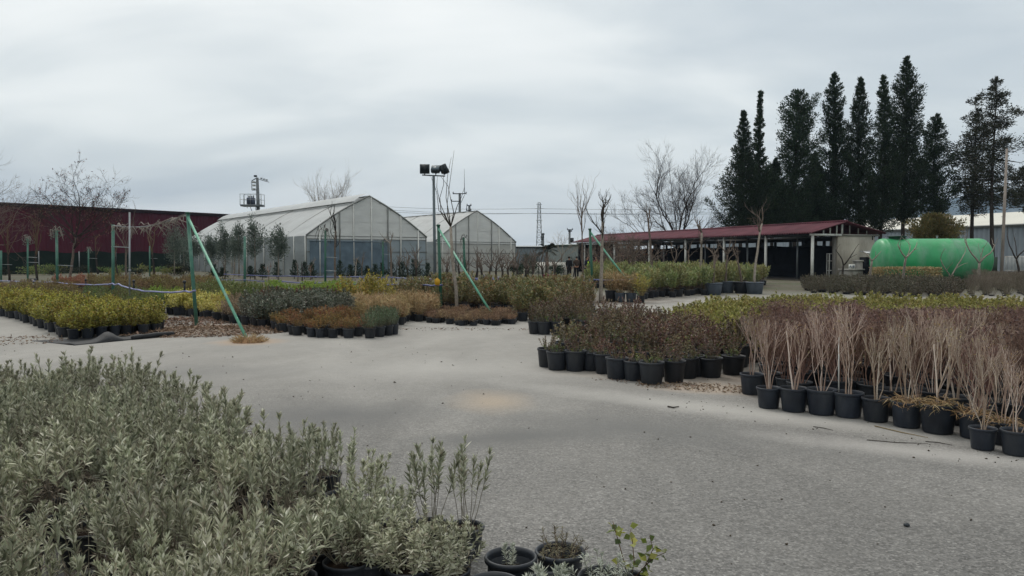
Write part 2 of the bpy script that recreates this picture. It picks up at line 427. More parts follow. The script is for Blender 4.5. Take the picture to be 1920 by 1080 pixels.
dustc = g.mix(fine, (.245, .236, .22, 1), (.325, .315, .295, 1))
wear = g.noise(g.mapping(pos, (1.0, .45, 1)), .55, 6, .62, .8)
agg = g.mix(1.0, agg, g.ramp(wear, [(.3, (.6, .598, .6, 1)), (.7, (1.02, 1.012, 1.005, 1))]), 'MULTIPLY')
dustc = g.mix(1.0, dustc, g.ramp(wear, [(.3, (.86, .86, .86, 1)), (.7, (1.1, 1.1, 1.1, 1))]), 'MULTIPLY')
col = g.mix(g.ramp(dust, [(.0, .05), (1, .93)]), agg, dustc)
nz = g.math('MULTIPLY_ADD', g.noise(pos, 2.2, 6, .65), .55, g.math('MULTIPLY', mid, .5))
def put(col, px, py, r, c, amt, ang=0, soft=.6, namp=.45):
    q = G(px, py); k = patch(g, pos, (q.x, q.y), r, ang, soft, nz, namp)
    return g.mix(g.math('MULTIPLY', k, amt), col, c)
col = put(col, 620, 778, (1.5, 1.1), (.13, .13, .128, 1), .95, .2, .9)
col = put(col, 300, 700, (3.0, 1.0), (.14, .14, .138, 1), .5, .1, .9)
col = put(col, 960, 820, (1.4, .5), (.13, .13, .127, 1), .95, .25, .8)
col = put(col, 1180, 800, (1.9, .8), (.135, .135, .132, 1), .75, -.3, .9)
col = put(col, 1560, 850, (1.6, .5), (.14, .14, .137, 1), .3, -.4, .9)
col = put(col, 925, 752, (.62, .95), (.37, .30, .225, 1), .6, .1, .9)
col = put(col, 850, 690, (3.0, 1.6), (.37, .36, .34, 1), .5, .1, .9)
col = put(col, 1420, 775, (4.2, .55), (.36, .35, .33, 1), .75, -.62, .8)
col = put(col, 1750, 850, (1.9, .38), (.34, .33, .315, 1), .7, -.5, .8)
col = put(col, 1340, 728, (1.1, .55), (.34, .285, .235, 1), .85, -.2, .5)
col = put(col, 1250, 705, (2.0, .75), (.26, .23, .20, 1), .7, -.35, .5)
col = put(col, 1650, 720, (2.6, 2.3), (.13, .105, .085, 1), .85, -.5, .4)
col = put(col, 380, 618, (3.0, 2.0), (.24, .19, .15, 1), .85, .3, .5)
col = put(col, 465, 641, (.9, .8), (.36, .26, .18, 1), .8, 0, .8)
col = put(col, 620, 575, (7, 6), (.12, .10, .085, 1), .9, 0, .3)
col = put(col, 950, 560, (8, 6), (.12, .10, .085, 1), .9, 0, .3)
col = put(col, 150, 560, (9, 6), (.12, .10, .085, 1), .9, .9, .3)
far = g.ramp(g.math('DIVIDE', sxy.outputs[1], 100), [(.30, 0), (.40, 1)])
col = g.mix(far, col, g.ramp(big, [(.35, (.10, .088, .07, 1)), (.65, (.07, .075, .045, 1))]))
b = g.bsdf(col, .9, .15)
hgt = g.math('ADD', g.math('MULTIPLY', vor.outputs['Distance'], .9), g.math('MULTIPLY', fine, .25))
g.set(b, 'Normal', g.n('ShaderNodeBump', {'Height': hgt, 'Strength': .5, 'Distance': .01}).outputs[0])
g.done(b.outputs[0]); GROUND = m
mb = MB(); mb.poly([(-6000, -40, 0), (6000, -40, 0), (6000, 6000, 0), (-6000, 6000, 0)], [(0, 1, 2, 3)])
tag(mb.build('ground', GROUND), kind='structure')

# ------------------------------------------------------------------ beds of potted plants
ORD = ['first', 'second', 'third', 'fourth', 'fifth', 'sixth', 'seventh', 'eighth', 'ninth', 'tenth', 'eleventh', 'twelfth', 'thirteenth', 'fourteenth', 'fifteenth', 'sixteenth']
def inpoly(x, y, poly):
    c = False; j = len(poly) - 1
    for i in range(len(poly)):
        (x1, y1), (x2, y2) = poly[i], poly[j]
        if (y1 > y) != (y2 > y) and x < (x2 - x1) * (y - y1) / (y2 - y1) + x1: c = not c
        j = i
    return c
TAKEN = []                            # every plant already set out: (x, y, radius)
def inframe(x, y, top):
    if y < 1: return False
    return abs(x / y) < .69 + .25 / max(1, y)
def make_protos(kind, fns, mats, prd, ph, seg=12, potmat=None, lip=True):
    out = []
    for i, fn in enumerate(fns):
        f = fn(i); fol = f.data('foliage', mats)
        pot_mb(f, prd, ph, seg, len(mats), len(mats) + 1, lip=lip)
        whole = f.data(kind, list(mats) + [potmat or POT, SOIL])
        out.append((fol, whole))
    pm = pot_mb(MB(), prd, ph, max(seg, 16)).data('pot', [potmat or POT, SOIL], True)
    return out, pm
def grid(poly, sp, ang=0.0, jit=.12, seed=0):
    r = random.Random(seed); xs = [p[0] for p in poly]; ys = [p[1] for p in poly]
    cx, cy = sum(xs) / len(xs), sum(ys) / len(ys); Rm = max(max(xs) - min(xs), max(ys) - min(ys))
    ca, sa = math.cos(ang), math.sin(ang); k = int(Rm / sp) + 2; out = []
    for i in range(-k, k + 1):
        for j in range(-k, k + 1):
            u = (i + (j % 2) * .5) * sp + r.uniform(-jit, jit) * sp; v = j * sp * .87 + r.uniform(-jit, jit) * sp
            x, y = cx + u * ca - v * sa, cy + u * sa + v * ca
            if inpoly(x, y, poly): out.append((x, y))
    return out
def bed(kind, fns, mats, prd, ph, poly, sp, cat, group, lab_front, lab_in, end='', ang=0.0, seed=1, parts=True, smin=.72, smax=1.25, maxn=298, seg=12, potmat=None, extra=(), nfront=16, jit=.17, tilt=.12, lip=True, frontscale=1.0, skip=0):
    """one potted plant per grid point; those along the front show their pot and get parts of their own"""
    r = random.Random(seed * 77 + 5)
    poly = [tuple(G(*p)[:2]) if p[1] > 450 else p for p in poly]
    protos, pm = make_protos(kind, fns, mats, prd, ph, seg, potmat, lip)
    pts = [(x, y, True) for x, y in extra]
    for x, y in grid(poly, sp, ang, jit, seed):
        if not inframe(x, y, .5): continue
        if any((x - a) ** 2 + (y - b_) ** 2 < (rr + prd) ** 2 * .8 for a, b_, rr in TAKEN if abs(y - b_) < 1): continue
        if any((x - a) ** 2 + (y - b_) ** 2 < (sp * .85) ** 2 for a, b_, _ in pts[:len(extra)]): continue
        pts.append((x, y, False))
    if skip: pts = [p for p in pts if p[2] or r.random() > skip]
    pts.sort(key=lambda p: p[1]); pts = pts[:maxn]
    print('BED', kind, len(pts)); A = np.array([(p[0], p[1]) for p in pts]); fr = []
    for i, (x, y, f) in enumerate(pts):
        d = -np.array([x, y]) / math.hypot(x, y); q = A - [x, y]
        al = q @ d; la = np.abs(q[:, 0] * d[1] - q[:, 1] * d[0])
        blocked = ((al > sp * .3) & (al < sp * 2.2) & (la < sp * .42)).any()
        fr.append(f or not blocked)
    front = [i for i in range(len(pts)) if fr[i] and parts]
    rank = {i: k for k, i in enumerate(sorted(front, key=lambda i: pts[i][0] / pts[i][1]))}
    if end == 'far': rank = {i: len(rank) - 1 - k for i, k in rank.items()}
    for i, (x, y, f) in enumerate(pts):
        TAKEN.append((x, y, prd))
        fol, whole = protos[r.randrange(len(protos))]
        s = r.uniform(smin, smax) * (frontscale if i in rank else 1); rz = r.uniform(0, 6.28)
        if i in rank:
            k = rank[i]
            lab = lab_front.format(ORD[k]) if k < nfront else lab_front.format('later').replace('later ', 'one more ', 1)
            t = thing(kind, lab, cat, (x, y, 0), rz, group)
            po = link('pot', pm, t); po.rotation_euler = (r.uniform(-.03, .03), r.uniform(-.03, .03), 0); sp_ = r.uniform(.93, 1.05); po.scale = (sp_, sp_, r.uniform(.92, 1.04))
            o = link('foliage', fol, t); o.scale = (s, s, s); o.location = (0, 0, ph * (1 - s) * .9); o.rotation_euler = (r.uniform(-tilt, tilt), r.uniform(-tilt, tilt), r.uniform(0, 6.28))
        else:
            o = link(kind, whole); o.location = (x, y, 0); o.rotation_euler = (r.uniform(-tilt, tilt) * .5, r.uniform(-tilt, tilt) * .5, rz); o.scale = (s, s, s * r.uniform(.92, 1.08))
            tag(o, lab_in, cat, group)
    return pts

# leaf colours
LAV = leaf_mat('lavender_leaf', ['#8d9177', '#a4a78e', '#71765f', '#bfbfa9', '#979b81', '#d3d1c1', '#7c816a', '#9a9280', '#5a5f4b', '#b1b39b'], .6, .22, .5, .25)
LAVG = leaf_mat('lavender_leaf_silver', ['#9aa093', '#b2b6aa', '#848b80', '#c0c2b6', '#8d927f'], .6, .2, .25, .25)
LAVD = leaf_mat('lavender_dead_leaf', ['#6f675a', '#574f45', '#857c6e', '#463f38', '#968d80'], .8, .1, .2, .1)
GOLD = leaf_mat('golden_leaf', ['#a9a54a', '#8c8f3e', '#c6be66', '#6f7838', '#b7ae54', '#8f6a38', '#5c6634', '#aeaa5c', '#4f5a30'], .5, .28, .4, .3)
VARI = leaf_mat('variegated_leaf', ['#c9bf6c', '#ded48c', '#a7a24c', '#c0b259', '#7d8444'], .45, .25, .15)
BEIGE = leaf_mat('beige_leaf', ['#a58f78', '#8c7c66', '#bba68a', '#71705a', '#94816f'], .6, .2, .2)
GREYG = leaf_mat('grey_green_leaf', ['#56604f', '#6b7465', '#454f43', '#828978', '#3b443c', '#6e6a5a'], .4, .15, .25, .4, hv=.07)
ORANGE = leaf_mat('rusty_leaf', ['#84603f', '#976f4a', '#6b4d3a', '#76704a', '#8c5a38', '#a8865a', '#5e5a40'], .6, .25, .4, hv=.07)
ROSEM = leaf_mat('needle_leaf', ['#4a6044', '#5c7352', '#3c5038', '#66795a'], .5, .15, .25)
DRY = leaf_mat('dry_grass_leaf', ['#a3885f', '#8a7050', '#b79c72', '#775f46', '#97875e', '#c2ab85', '#7f7a55'], .7, .25, .25)
CARPET = leaf_mat('brown_carpet_leaf', ['#7b6450', '#917a62', '#645041', '#87694e', '#a48c6c'], .7, .2, .25)
DRED = leaf_mat('dark_red_leaf', ['#5c3a33', '#6d473c', '#4a3430', '#585038', '#7a5646'], .5, .2, .25)
GREENH = leaf_mat('mid_green_leaf', ['#5d6f40', '#718249', '#4b5b37', '#828b55', '#6b6238'], .5, .25, .3, hv=.07)
BRIGHT = leaf_mat('bright_green_leaf', ['#77903c', '#8ba448', '#637b35', '#99a952'], .5, .3, .2)
LAUREL = leaf_mat('laurel_leaf', ['#666c49', '#7d8056', '#535b3d', '#928f64', '#464d36', '#8d7850', '#8c6a4a', '#9c9868'], .4, .22, .3, .4, hv=.07)
YTALL = leaf_mat('yellow_shrub_leaf', ['#a89a45', '#bfae56', '#84853f', '#98793f', '#6c7640'], .5, .3, .25)
BROWNL = leaf_mat('brown_bush_leaf', ['#7b6a4b', '#8a7d4e', '#65553f', '#948a55', '#59483a'], .6, .2, .3, hv=.07)
PURP = leaf_mat('plum_leaf', ['#55453f', '#66514a', '#443936', '#75604f', '#5c583f', '#82655a', '#676746', '#7a5a50', '#6f5136', '#838058'], .5, .18, .5, .35, .09)
YGRN = leaf_mat('yellow_green_leaf', ['#8b8a4a', '#a09c57', '#70743a', '#b3a96a', '#5c6138', '#99895a', '#7d7f45'], .5, .3, .25)
DEADL = leaf_mat('dead_plum_leaf', ['#5f4c49', '#705a54', '#4d3f3e', '#80695f'], .7, .15, .25)
REED = leaf_mat('oleander_leaf', ['#7b8452', '#929a62', '#667046', '#a5a672', '#586344', '#8b8355'], .45, .25, .25, .35, hv=.07)
HEDGE = leaf_mat('dark_hedge_leaf', ['#504e42', '#625e53', '#414136', '#675a4f', '#565b40', '#6f6c60'], .55, .15, .25)
HEDGEB = leaf_mat('tan_hedge_leaf', ['#a08c66', '#b5a17a', '#877f57', '#7b764e'], .55, .2, .2)
REDTW = leaf_mat('red_brown_leaf', ['#8a5a48', '#9d6c55', '#74493c', '#a37c5f'], .6, .2, .2)
EVERG = leaf_mat('evergreen_needle', ['#2a3a2d', '#35462f', '#212e26', '#3f4c36', '#2b342a'], .6, .1, .3, .2)
EVERG2 = leaf_mat('evergreen_needle_brown', ['#2c3226', '#393d2e', '#242b23', '#433f32'], .6, .1, .3, .2)
OLIVE = leaf_mat('olive_leaf', ['#59665c', '#6a766a', '#49554d', '#7c877a', '#434d47'], .5, .15, .25)
SMALLC = leaf_mat('dwarf_conifer_needle', ['#26352b', '#2f4033', '#1f2b25', '#39493a'], .6, .1, .3)

# --- foreground lavender
def lav(i):
    return shoot_plant(100 + i, [16, 13, 18, 13, 13, 10, 12][i], [.36, .33, .40, .30, .45, .42, .27][i], [.85, .95, .75, 1.0, .6, .65, 1.05][i], [52, 54, 48, 58, 46, 40, 54][i], .054, .0082, [.45, .4, .52, .35, .55, .62, .3][i], (70, 22), .06, .16, .0026, .55, True, .16, 11, .36).merge(shoot_plant(180 + i, 12, .22, 1.15, 20, .05, .006, .1, (80, 45), .07, .16, .003, .2, True, .35, 0, .5, lm=2, sm=1)).merge(shoot_plant(190 + i, [4, 2, 5, 3, 3, 6, 1][i], [.48, .44, .52, .42, .56, .5, .4][i], .45, 30, .055, .0095, .5, (60, 20), .07, .16, .0024, .6, True, .12, 9, .35))
lav_poly = [(-1.12, 4.75), (-1.28, 5.0), (-1.98, 5.95), (-3.0, 7.0), (-4.3, 8.45), (-5.6, 8.3), (-6.6, 7.9), (-2.6, 2.5), (-.72, 2.55), (-.78, 3.4), (-.85, 4.2)]
bed('potted_lavender', [lav] * 7, [LAV, STEMG, LAVD], .125, .19, lav_poly, .315, 'potted plant', 'lavender crowded in the near bed',
    '{} lavender on the open edge of the near bed, counted from the small pots', 'grey-green lavender packed inside the near bed with leaves touching its neighbours', end='far', ang=.75, seed=3, seg=16, smin=.72, smax=1.28, jit=.2, tilt=.22, skip=.10)
def lavtall(i):
    return shoot_plant(150 + i, [11, 13, 9, 20][i], [.47, .42, .5, .33][i], [.4, .55, .32, 1.1][i], [44, 48, 38, 52][i], [.058, .052, .058, .05][i], .0092, [.42, .3, .48, .15][i], [(58, 22), (66, 26), (58, 22), (85, 40)][i], .05, .15, .0026, .6, True, .12, 9, .35)
tp, tpm = make_protos('potted_lavender', [lavtall] * 4, [LAV, STEMG], .11, .17, 20)
for i, (px, py, v_, s, lab) in enumerate([(872, 1040, 2, 1.0, 'tall lanky lavender with leafy upright tips, farthest out at the near bed tip'), (806, 1035, 0, 1.06, 'tallest thin lavender with bare grey stems, second from the near bed tip'),
        (745, 1038, 1, .8, 'open lavender with drooping pale leaves between the tall ones and the dense bed'), (692, 1010, 1, .98, 'upright lavender with a pointed tip where the dense bed ends'), (640, 975, 2, .9, 'thin lavender sticking out beyond the dense bed edge'),
        (716, 1082, 3, .85, 'low lavender with curled silvery leaves over a black pot rim'), (790, 1090, 3, .8, 'low sparse lavender in front of the tall thin ones'), (850, 1086, 1, .62, 'small dry lavender in the black pot beside the half-empty pots'), (655, 1060, 3, .95, 'grey leafy lavender at the dark gap in the near bed'), (600, 1085, 3, .95, 'bushy low lavender below the dark gap'), (690, 1110, 3, .95, 'silvery lavender leaning over the front pot rims'), (765, 1125, 3, .9, 'silvery lavender spilling toward the half-empty pots'), (840, 1130, 3, .85, 'low curled lavender nearest the half-empty pots'), (612, 930, 0, .85, 'pointed lavender rising at the open edge above its neighbours')]):
    q = G(px, py); t = thing('potted_lavender', lab, 'potted plant', (q.x, q.y, 0), i * 1.3, 'lavender crowded in the near bed')
    link('pot', tpm, t); o = link('foliage', tp[v_][0], t); o.scale = (s, s, s)

# --- small pots beside the lavender
def small_pot(px, py, rimpx, h, label, fol, mats, potm=None):
    Y = 3.9
    for _ in range(12):
        q = P(px, py, Y); Y += (q.z - h) * 1.2
    rd = rimpx / 2 / F * Y
    t = thing('potted_seedling', label, 'potted plant', (q.x, q.y, 0), px * .7, 'small pots beside the lavender')
    mb = MB(); n = 40
    b_ = rd * .78; w_ = .006
    mb.lathe([(.001, .004), (b_ * .95, .004), (b_, .014), (rd - .012, h * .84), (rd - .006, h * .86), (rd + .004, h * .88), (rd + .005, h * .965), (rd, h), (rd - .008, h), (rd - .014, h * .9), (b_ + (rd - b_) * .6, h * .62)], n, 0)
    mb.build('pot', POT, t, True)
    s = MB(); rs = b_ + (rd - b_) * .62
    s.lathe([(rs, h * .6), (rs * .7, h * .625), (rs * .3, h * .63), (.001, h * .635)], n, 0); s.build('soil', SOIL, t, True)
    if fol:
        o = fol.build('foliage', mats, t); o.location = (0, 0, h * .6)
    return t
small_pot(958, 1042, 98, .21, 'black pot holding one small upright lavender sprig, beside the lavender bed', shoot_plant(201, 3, .17, .2, 60, .035, .006, .1, (80, 30), .02, 0, .002, .5, True, .1, 6), [LAVG, STEMG])
small_pot(1050, 1031, 93, .2, 'black pot with a withered brown-green lavender, farthest of the small pots', shoot_plant(202, 16, .2, .9, 40, .032, .004, .1, (70, 40), .05, 0, .002, .3, True, .3, 3), [leaf_mat('withered_leaf', ['#6c6a50', '#57523f', '#7d7a60', '#4a4237'], .7, .15, .2), STEMB])
small_pot(925, 1092, 104, .2, 'black pot partly cut by the picture edge, with a tiny yellow-green shoot', shoot_plant(203, 4, .08, .5, 20, .035, .012, .1, (70, 30), .02, 0, .002, .5), [YGRN, STEMG])
small_pot(1034, 1094, 110, .2, 'black pot with silvery star-shaped lavender tufts', shoot_plant(204, 9, .17, .65, 46, .05, .0075, .25, (85, 35), .05, 0, .002, .5, True, .1, 12), [LAVG, STEMG])
small_pot(1136, 1080, 106, .2, 'black pot with sparse grey lavender next to the rose cane', shoot_plant(205, 14, .2, .9, 46, .034, .0045, .2, (75, 40), .06, 0, .002, .3, True, .3, 3), [LAVG, STEMG])
ros = leaf_mat('rose_leaf', ['#4f5a2e', '#6b7434', '#8a8c3c', '#a39a4a', '#45512c'], .4, .35, .1, .4)
q = G(1178, 1135); t = thing('rose_cutting', 'thin rose cane with rounded green and yellow leaves beside the small pots', 'plant', (q.x, q.y, 0))
pot_mb(MB(), .1, .18, 28).build('pot', [POT, SOIL], t, True)
S_ = MB(); Lf = MB(); rr = np.random.default_rng(9); lp = []
for pl in ([(0, 0, .15), (-.03, .01, .3), (-.07, .0, .46), (-.085, .0, .52)], [(.01, 0, .15), (.03, .0, .27), (.02, 0, .40), (.01, .0, .47)], [(.02, 0, .15), (.09, .01, .24), (.13, 0, .35), (.11, 0, .43)], [(.09, .01, .24), (.14, .0, .30), (.2, 0, .33)]):
    pp = np.array(pl); S_.tube(pp, np.linspace(.0035, .0018, len(pp)), 5, 0)
    for k in range(1, len(pp)):
        for c in range(4): f = rr.random(); lp.append(pp[k - 1] * (1 - f) + pp[k] * f)
lp = np.array(lp); n = len(lp)
Lf.leaves(lp + rr.normal(0, .012, (n, 3)), rr.normal(0, 1, (n, 3)) * [1, .6, .6] + [0, 0, -.1], rr.normal(0, 1, (n, 3)) + [0, -.6, .5], .052 * rr.uniform(.6, 1.2, n), .042, 0)
S_.build('cane', STEMB, t); Lf.build('foliage', ros, t); t.scale = (.92, .92, .80)

# --- golden shrubs
def gold(i): return shoot_plant(300 + i, [17, 14, 19, 12][i], [.5, .54, .46, .42][i], [.6, .5, .7, .55][i], 36, .06, .03, .1, (75, 35), .07, .17, .003, .5, hvar=.5)
gold_poly = [(-60, 580), (0, 592), (60, 608), (130, 637), (285, 626), (-8.1, 17.9), (-9.9, 19.6), (-13.6, 23.2), (-17.2, 25.5)]
bed('potted_golden_shrub', [gold] * 4, [GOLD, STEMB], .125, .22, gold_poly, .285, 'potted plant', 'golden shrubs in the long pot bed',
    '{} black pot of golden shrub from the curled cloth end of the front', 'golden yellow shrub packed in the middle of the long pot bed', end='far', ang=.85, seed=4)
# --- beds beyond the cloth
def mk(seed, **k):
    d = dict(n=14, H=.4, spread=.6, nl=28, ll=.06, lw=.025, start=.15, ang=(75, 35), r0=.08, z0=.18, stem=.004, up=.5); d.update(k)
    return lambda i: shoot_plant(seed + i, **d)
bed('potted_variegated_shrub', [mk(320, n=16, H=.42, ll=.055, lw=.03)] * 3, [VARI, STEMB], .14, .22, [(312, 590), (370, 595), (415, 603), (428, 588), (330, 576)], .33, 'potted plant', 'cream variegated shrubs by the green post',
    '{} cream variegated shrub along the pots behind the braced green post', 'cream variegated shrub behind the front pots near the braced green post', jit=.3, skip=.08, smin=.62, smax=1.3, seed=5)
bed('potted_beige_shrub', [mk(330, n=18, H=.4, ll=.035, lw=.016, nl=36)] * 3, [BEIGE, STEMB], .13, .22, [(415, 603), (445, 610), (456, 612), (474, 594), (428, 588)], .33, 'potted plant', 'pinkish beige shrubs under the brace',
    '{} pinkish beige shrub in a black pot under the slanting green brace', 'pinkish beige shrub behind the slanting green brace', jit=.3, skip=.08, smin=.62, smax=1.3, seed=6)
bed('potted_euonymus', [mk(340, n=18, H=.5, ll=.055, lw=.026, nl=36)] * 4, [GREYG, STEMB], .14, .22, [(457, 612), (500, 619), (530, 616), (660, 605), (655, 590), (560, 586), (474, 591)], .36, 'potted plant', 'dark grey-green shrubs behind the rusty plants',
    '{} dark grey-green shrub along the pots past the slanting brace', 'dark grey-green bushy shrub behind the rusty low plants', jit=.3, skip=.08, smin=.62, smax=1.3, seed=7)
bed('potted_rusty_plant', [mk(350, n=20, H=.26, ll=.04, lw=.016, nl=22, spread=.8)] * 4, [ORANGE, STEMB], .125, .2, [(500, 620), (525, 624), (555, 630), (590, 634), (668, 634), (690, 617), (660, 605), (530, 616)], .3, 'potted plant', 'rusty orange low plants at the road edge',
    '{} rusty orange plant from the brace end along the road edge', 'rusty orange low plant behind the road-edge pots', jit=.3, skip=.08, smin=.62, smax=1.3, seed=8)
bed('potted_rosemary', [mk(360, n=26, H=.32, ll=.03, lw=.006, nl=50, spread=.55, long=True)] * 3, [ROSEM, STEMB], .13, .22, [(668, 634), (700, 634), (738, 630), (741, 612), (690, 617)], .29, 'potted plant', 'dark green needle-leaved pots at the corner',
    '{} dark green needle-leaved pot at the road corner of the bed', 'dark green needle-leaved plant behind the corner pots', seed=9)
bed('potted_dry_grass', [mk(370, n=46, H=.42, ll=.12, lw=.008, nl=7, spread=.6, long=True, curve=.4)] * 4, [DRY, DRY], .13, .2, [(664, 606), (692, 616), (741, 611), (800, 600), (832, 594), (800, 583), (655, 590)], .33, 'potted grass', 'straw-coloured grasses in the middle bed',
    '{} straw-coloured grass pot along the edge past the green corner pots', 'straw-coloured dry grass standing in the middle bed', jit=.3, skip=.08, smin=.62, smax=1.3, seed=10)
bed('potted_brown_groundcover', [mk(380, n=22, H=.18, ll=.05, lw=.009, nl=14, spread=.9, long=True, z0=.11)] * 4, [CARPET, STEMB], .12, .13, [(742, 604), (800, 604), (860, 612), (905, 612), (970, 607), (965, 595), (832, 593), (800, 600)], .27, 'potted plant', 'low brown plants along the concrete lane',
    '{} low brown plant in a shallow pot along the lane before the laurels', 'low withered brown plant between the lane pots and the tall laurels', jit=.3, skip=.08, smin=.62, smax=1.3, seed=11)
bed('potted_red_shrub', [mk(390, H=.5)] * 3, [DRED, STEMB], .14, .22, [(475, 577), (635, 579), (650, 589), (560, 585), (470, 589)], .42, 'potted plant', 'dark red shrubs in the middle bed', '', 'dark red-brown shrub behind the grey-green shrubs', parts=False, jit=.3, skip=.08, smin=.62, smax=1.3, seed=12)
bed('potted_green_shrub', [mk(400, H=.5, n=16)] * 3, [GREENH, STEMB], .16, .22, [(365, 556), (500, 557), (500, 572), (372, 576)], .46, 'potted plant', 'green shrubs behind the variegated ones', '', 'olive green shrub behind the variegated shrubs, past the braced green post', parts=False, jit=.3, skip=.08, smin=.62, smax=1.3, seed=13)
bed('potted_bright_shrub', [mk(410, H=.42, n=16)] * 3, [BRIGHT, STEMB], .16, .22, [(502, 554), (665, 554), (665, 567), (502, 567)], .48, 'potted plant', 'bright green shrubs below the blue hose', '', 'bright green low shrub under the long blue hose', parts=False, jit=.3, skip=.08, smin=.62, smax=1.3, seed=14)
bed('potted_yellow_shrub', [mk(420, H=.8, n=14, nl=30, ll=.08, lw=.035, spread=.45, start=.35)] * 3, [YTALL, STEMB], .16, .22, [(640, 568), (745, 570), (750, 587), (652, 587)], .72, 'potted plant', 'tall yellow shrubs in the middle bed', '', 'tall yellow-leaved shrub standing over the straw grass', parts=False, jit=.3, skip=.08, smin=.62, smax=1.3, seed=15)
bed('potted_laurel', [mk(430, H=.78, n=13, nl=44, ll=.085, lw=.03, spread=.42, start=.2)] * 4, [LAUREL, STEMB], .15, .24, [(748, 571), (1106, 565), (1112, 588), (1012, 603), (972, 604), (950, 590), (900, 586), (832, 583), (752, 583)], .40, 'potted plant', 'tall laurels in the middle bed',
    '{} tall laurel along the green block front, counted from the straw grass', 'tall green laurel standing in the dense block behind the slanting brace', jit=.3, skip=.08, smin=.62, smax=1.3, seed=16, nfront=14)
# --- left rear beds
bed('potted_brown_bush', [mk(440, H=.45, n=18, ll=.05, lw=.022)] * 3, [BROWNL, STEMB], .15, .22, [(-30, 556), (135, 555), (150, 572), (70, 578), (-30, 570)], .42, 'potted plant', 'brownish bushes behind the golden shrubs', '', 'brown and olive bush between the golden shrubs and the lilac hose', parts=False, jit=.3, skip=.08, smin=.62, smax=1.3, seed=17)
bed('potted_dwarf_shrub', [mk(450, H=.44, n=18, ll=.045, lw=.02)] * 3, [GREENH, STEMB], .15, .22, [(115, 563), (272, 569), (300, 590), (262, 600), (190, 582)], .4, 'potted plant', 'green bushes behind the golden shrubs', '', 'mid green bush around the foot of the green post behind the golden bed', parts=False, jit=.3, skip=.08, smin=.62, smax=1.3, seed=18)
bed('potted_lime_shrub', [mk(460, H=.38, n=18, ll=.04, lw=.02)] * 3, [BRIGHT, STEMB], .14, .2, [(258, 571), (352, 569), (350, 580), (268, 583)], .36, 'potted plant', 'lime green shrubs near the white crate', '', 'lime green shrub behind the white crate', parts=False, jit=.3, skip=.08, smin=.62, smax=1.3, seed=19)
bed('potted_copper_shrub', [mk(470, H=.5, n=16, ll=.06)] * 3, [REDTW, STEMB], .16, .22, [(108, 538), (160, 538), (160, 548), (108, 548)], .5, 'potted plant', 'copper red shrubs far behind the hose', '', 'copper red shrub far behind the lilac hose', parts=False, jit=.3, skip=.08, smin=.62, smax=1.3, seed=20)
bed('potted_tan_shrub', [mk(480, H=.48, n=16, ll=.06)] * 3, [BROWNL, STEMB], .16, .22, [(162, 538), (400, 537), (402, 555), (270, 556), (162, 549)], .55, 'potted plant', 'tan and olive shrubs far behind the hose', '', 'tan olive shrub in the strip behind the lilac hose', parts=False, jit=.3, skip=.08, smin=.62, smax=1.3, seed=21)
# --- plum-coloured bed
def plum(i): return shoot_plant(500 + i, [15, 20, 11, 17][i], [.42, .48, .34, .38][i], [.75, .6, .95, .8][i], [30, 34, 22, 26][i], .047, .021, [.25, .2, .3, .35][i], (78, 35), .1, .26, .0055, .35, hvar=.5).merge(shoot_plant(560 + i, [5, 3, 7, 4][i], .16, 1.0, 12, .05, .028, .2, (75, 40), .1, .26, .003, .4, lm=2))
pf = [(1027, 690), (1046, 696), (1080, 698), (1111, 697), (1136, 703), (1160, 713), (1192, 716), (1226, 723), (1268, 720), (1293, 712), (1309, 708), (1338, 710), (1380, 705)]
ex = []
for px, py in pf:
    q = G(px, py); ex.append((q.x, q.y + .16))
plum_poly = [(1035, 686), (1120, 690), (1230, 708), (1300, 702), (1405, 702), (1415, 696), (1332, 652), (1245, 621), (1120, 612), (1110, 650), (1060, 670)]
bed('potted_plum_shrub', [plum] * 4, [PURP, STEMG, GREENH], .165, .3, plum_poly, .40, 'potted plant', 'plum-brown shrubs in large black pots',
    '{} large black pot with plum-brown shrub, counted from the lane end', 'plum-brown shrub crowded inside the dark bed, pot hidden', seed=22, seg=18, extra=ex, smin=.68, smax=1.2, frontscale=.72)
ex = [(G(px, py).x, G(px, py).y + .15) for px, py in ((1004, 627), (1021, 628), (1044, 628), (1100, 626))]
bed('potted_bronze_shrub', [plum] * 4, [PURP, STEMG, GREENH], .16, .28, [(1005, 622), (1100, 622), (1108, 606), (1012, 607)], .40, 'potted plant', 'bronze shrubs at the lane corner',
    '{} bronze shrub in a black pot on the lane corner in front of the laurels', 'bronze shrub behind the lane corner pots', seed=23, extra=ex)
# --- yellow-green bed
bed('yellow_green_shrub', [mk(510, n=26, H=.46, ll=.075, lw=.034, nl=36, spread=1.0, z0=.1, r0=.24, hvar=.45)] * 4, [YGRN, STEMB], .16, .16, [(1252, 614), (1340, 647), (1420, 688), (1960, 690), (1960, 591), (1700, 581), (1440, 583), (1300, 598)], .60, 'shrub', 'yellow-green shrubs filling the wide bed', '',
    'yellow-green low shrub in the wide bed behind the bare twig pots', parts=False, seed=24, maxn=299)
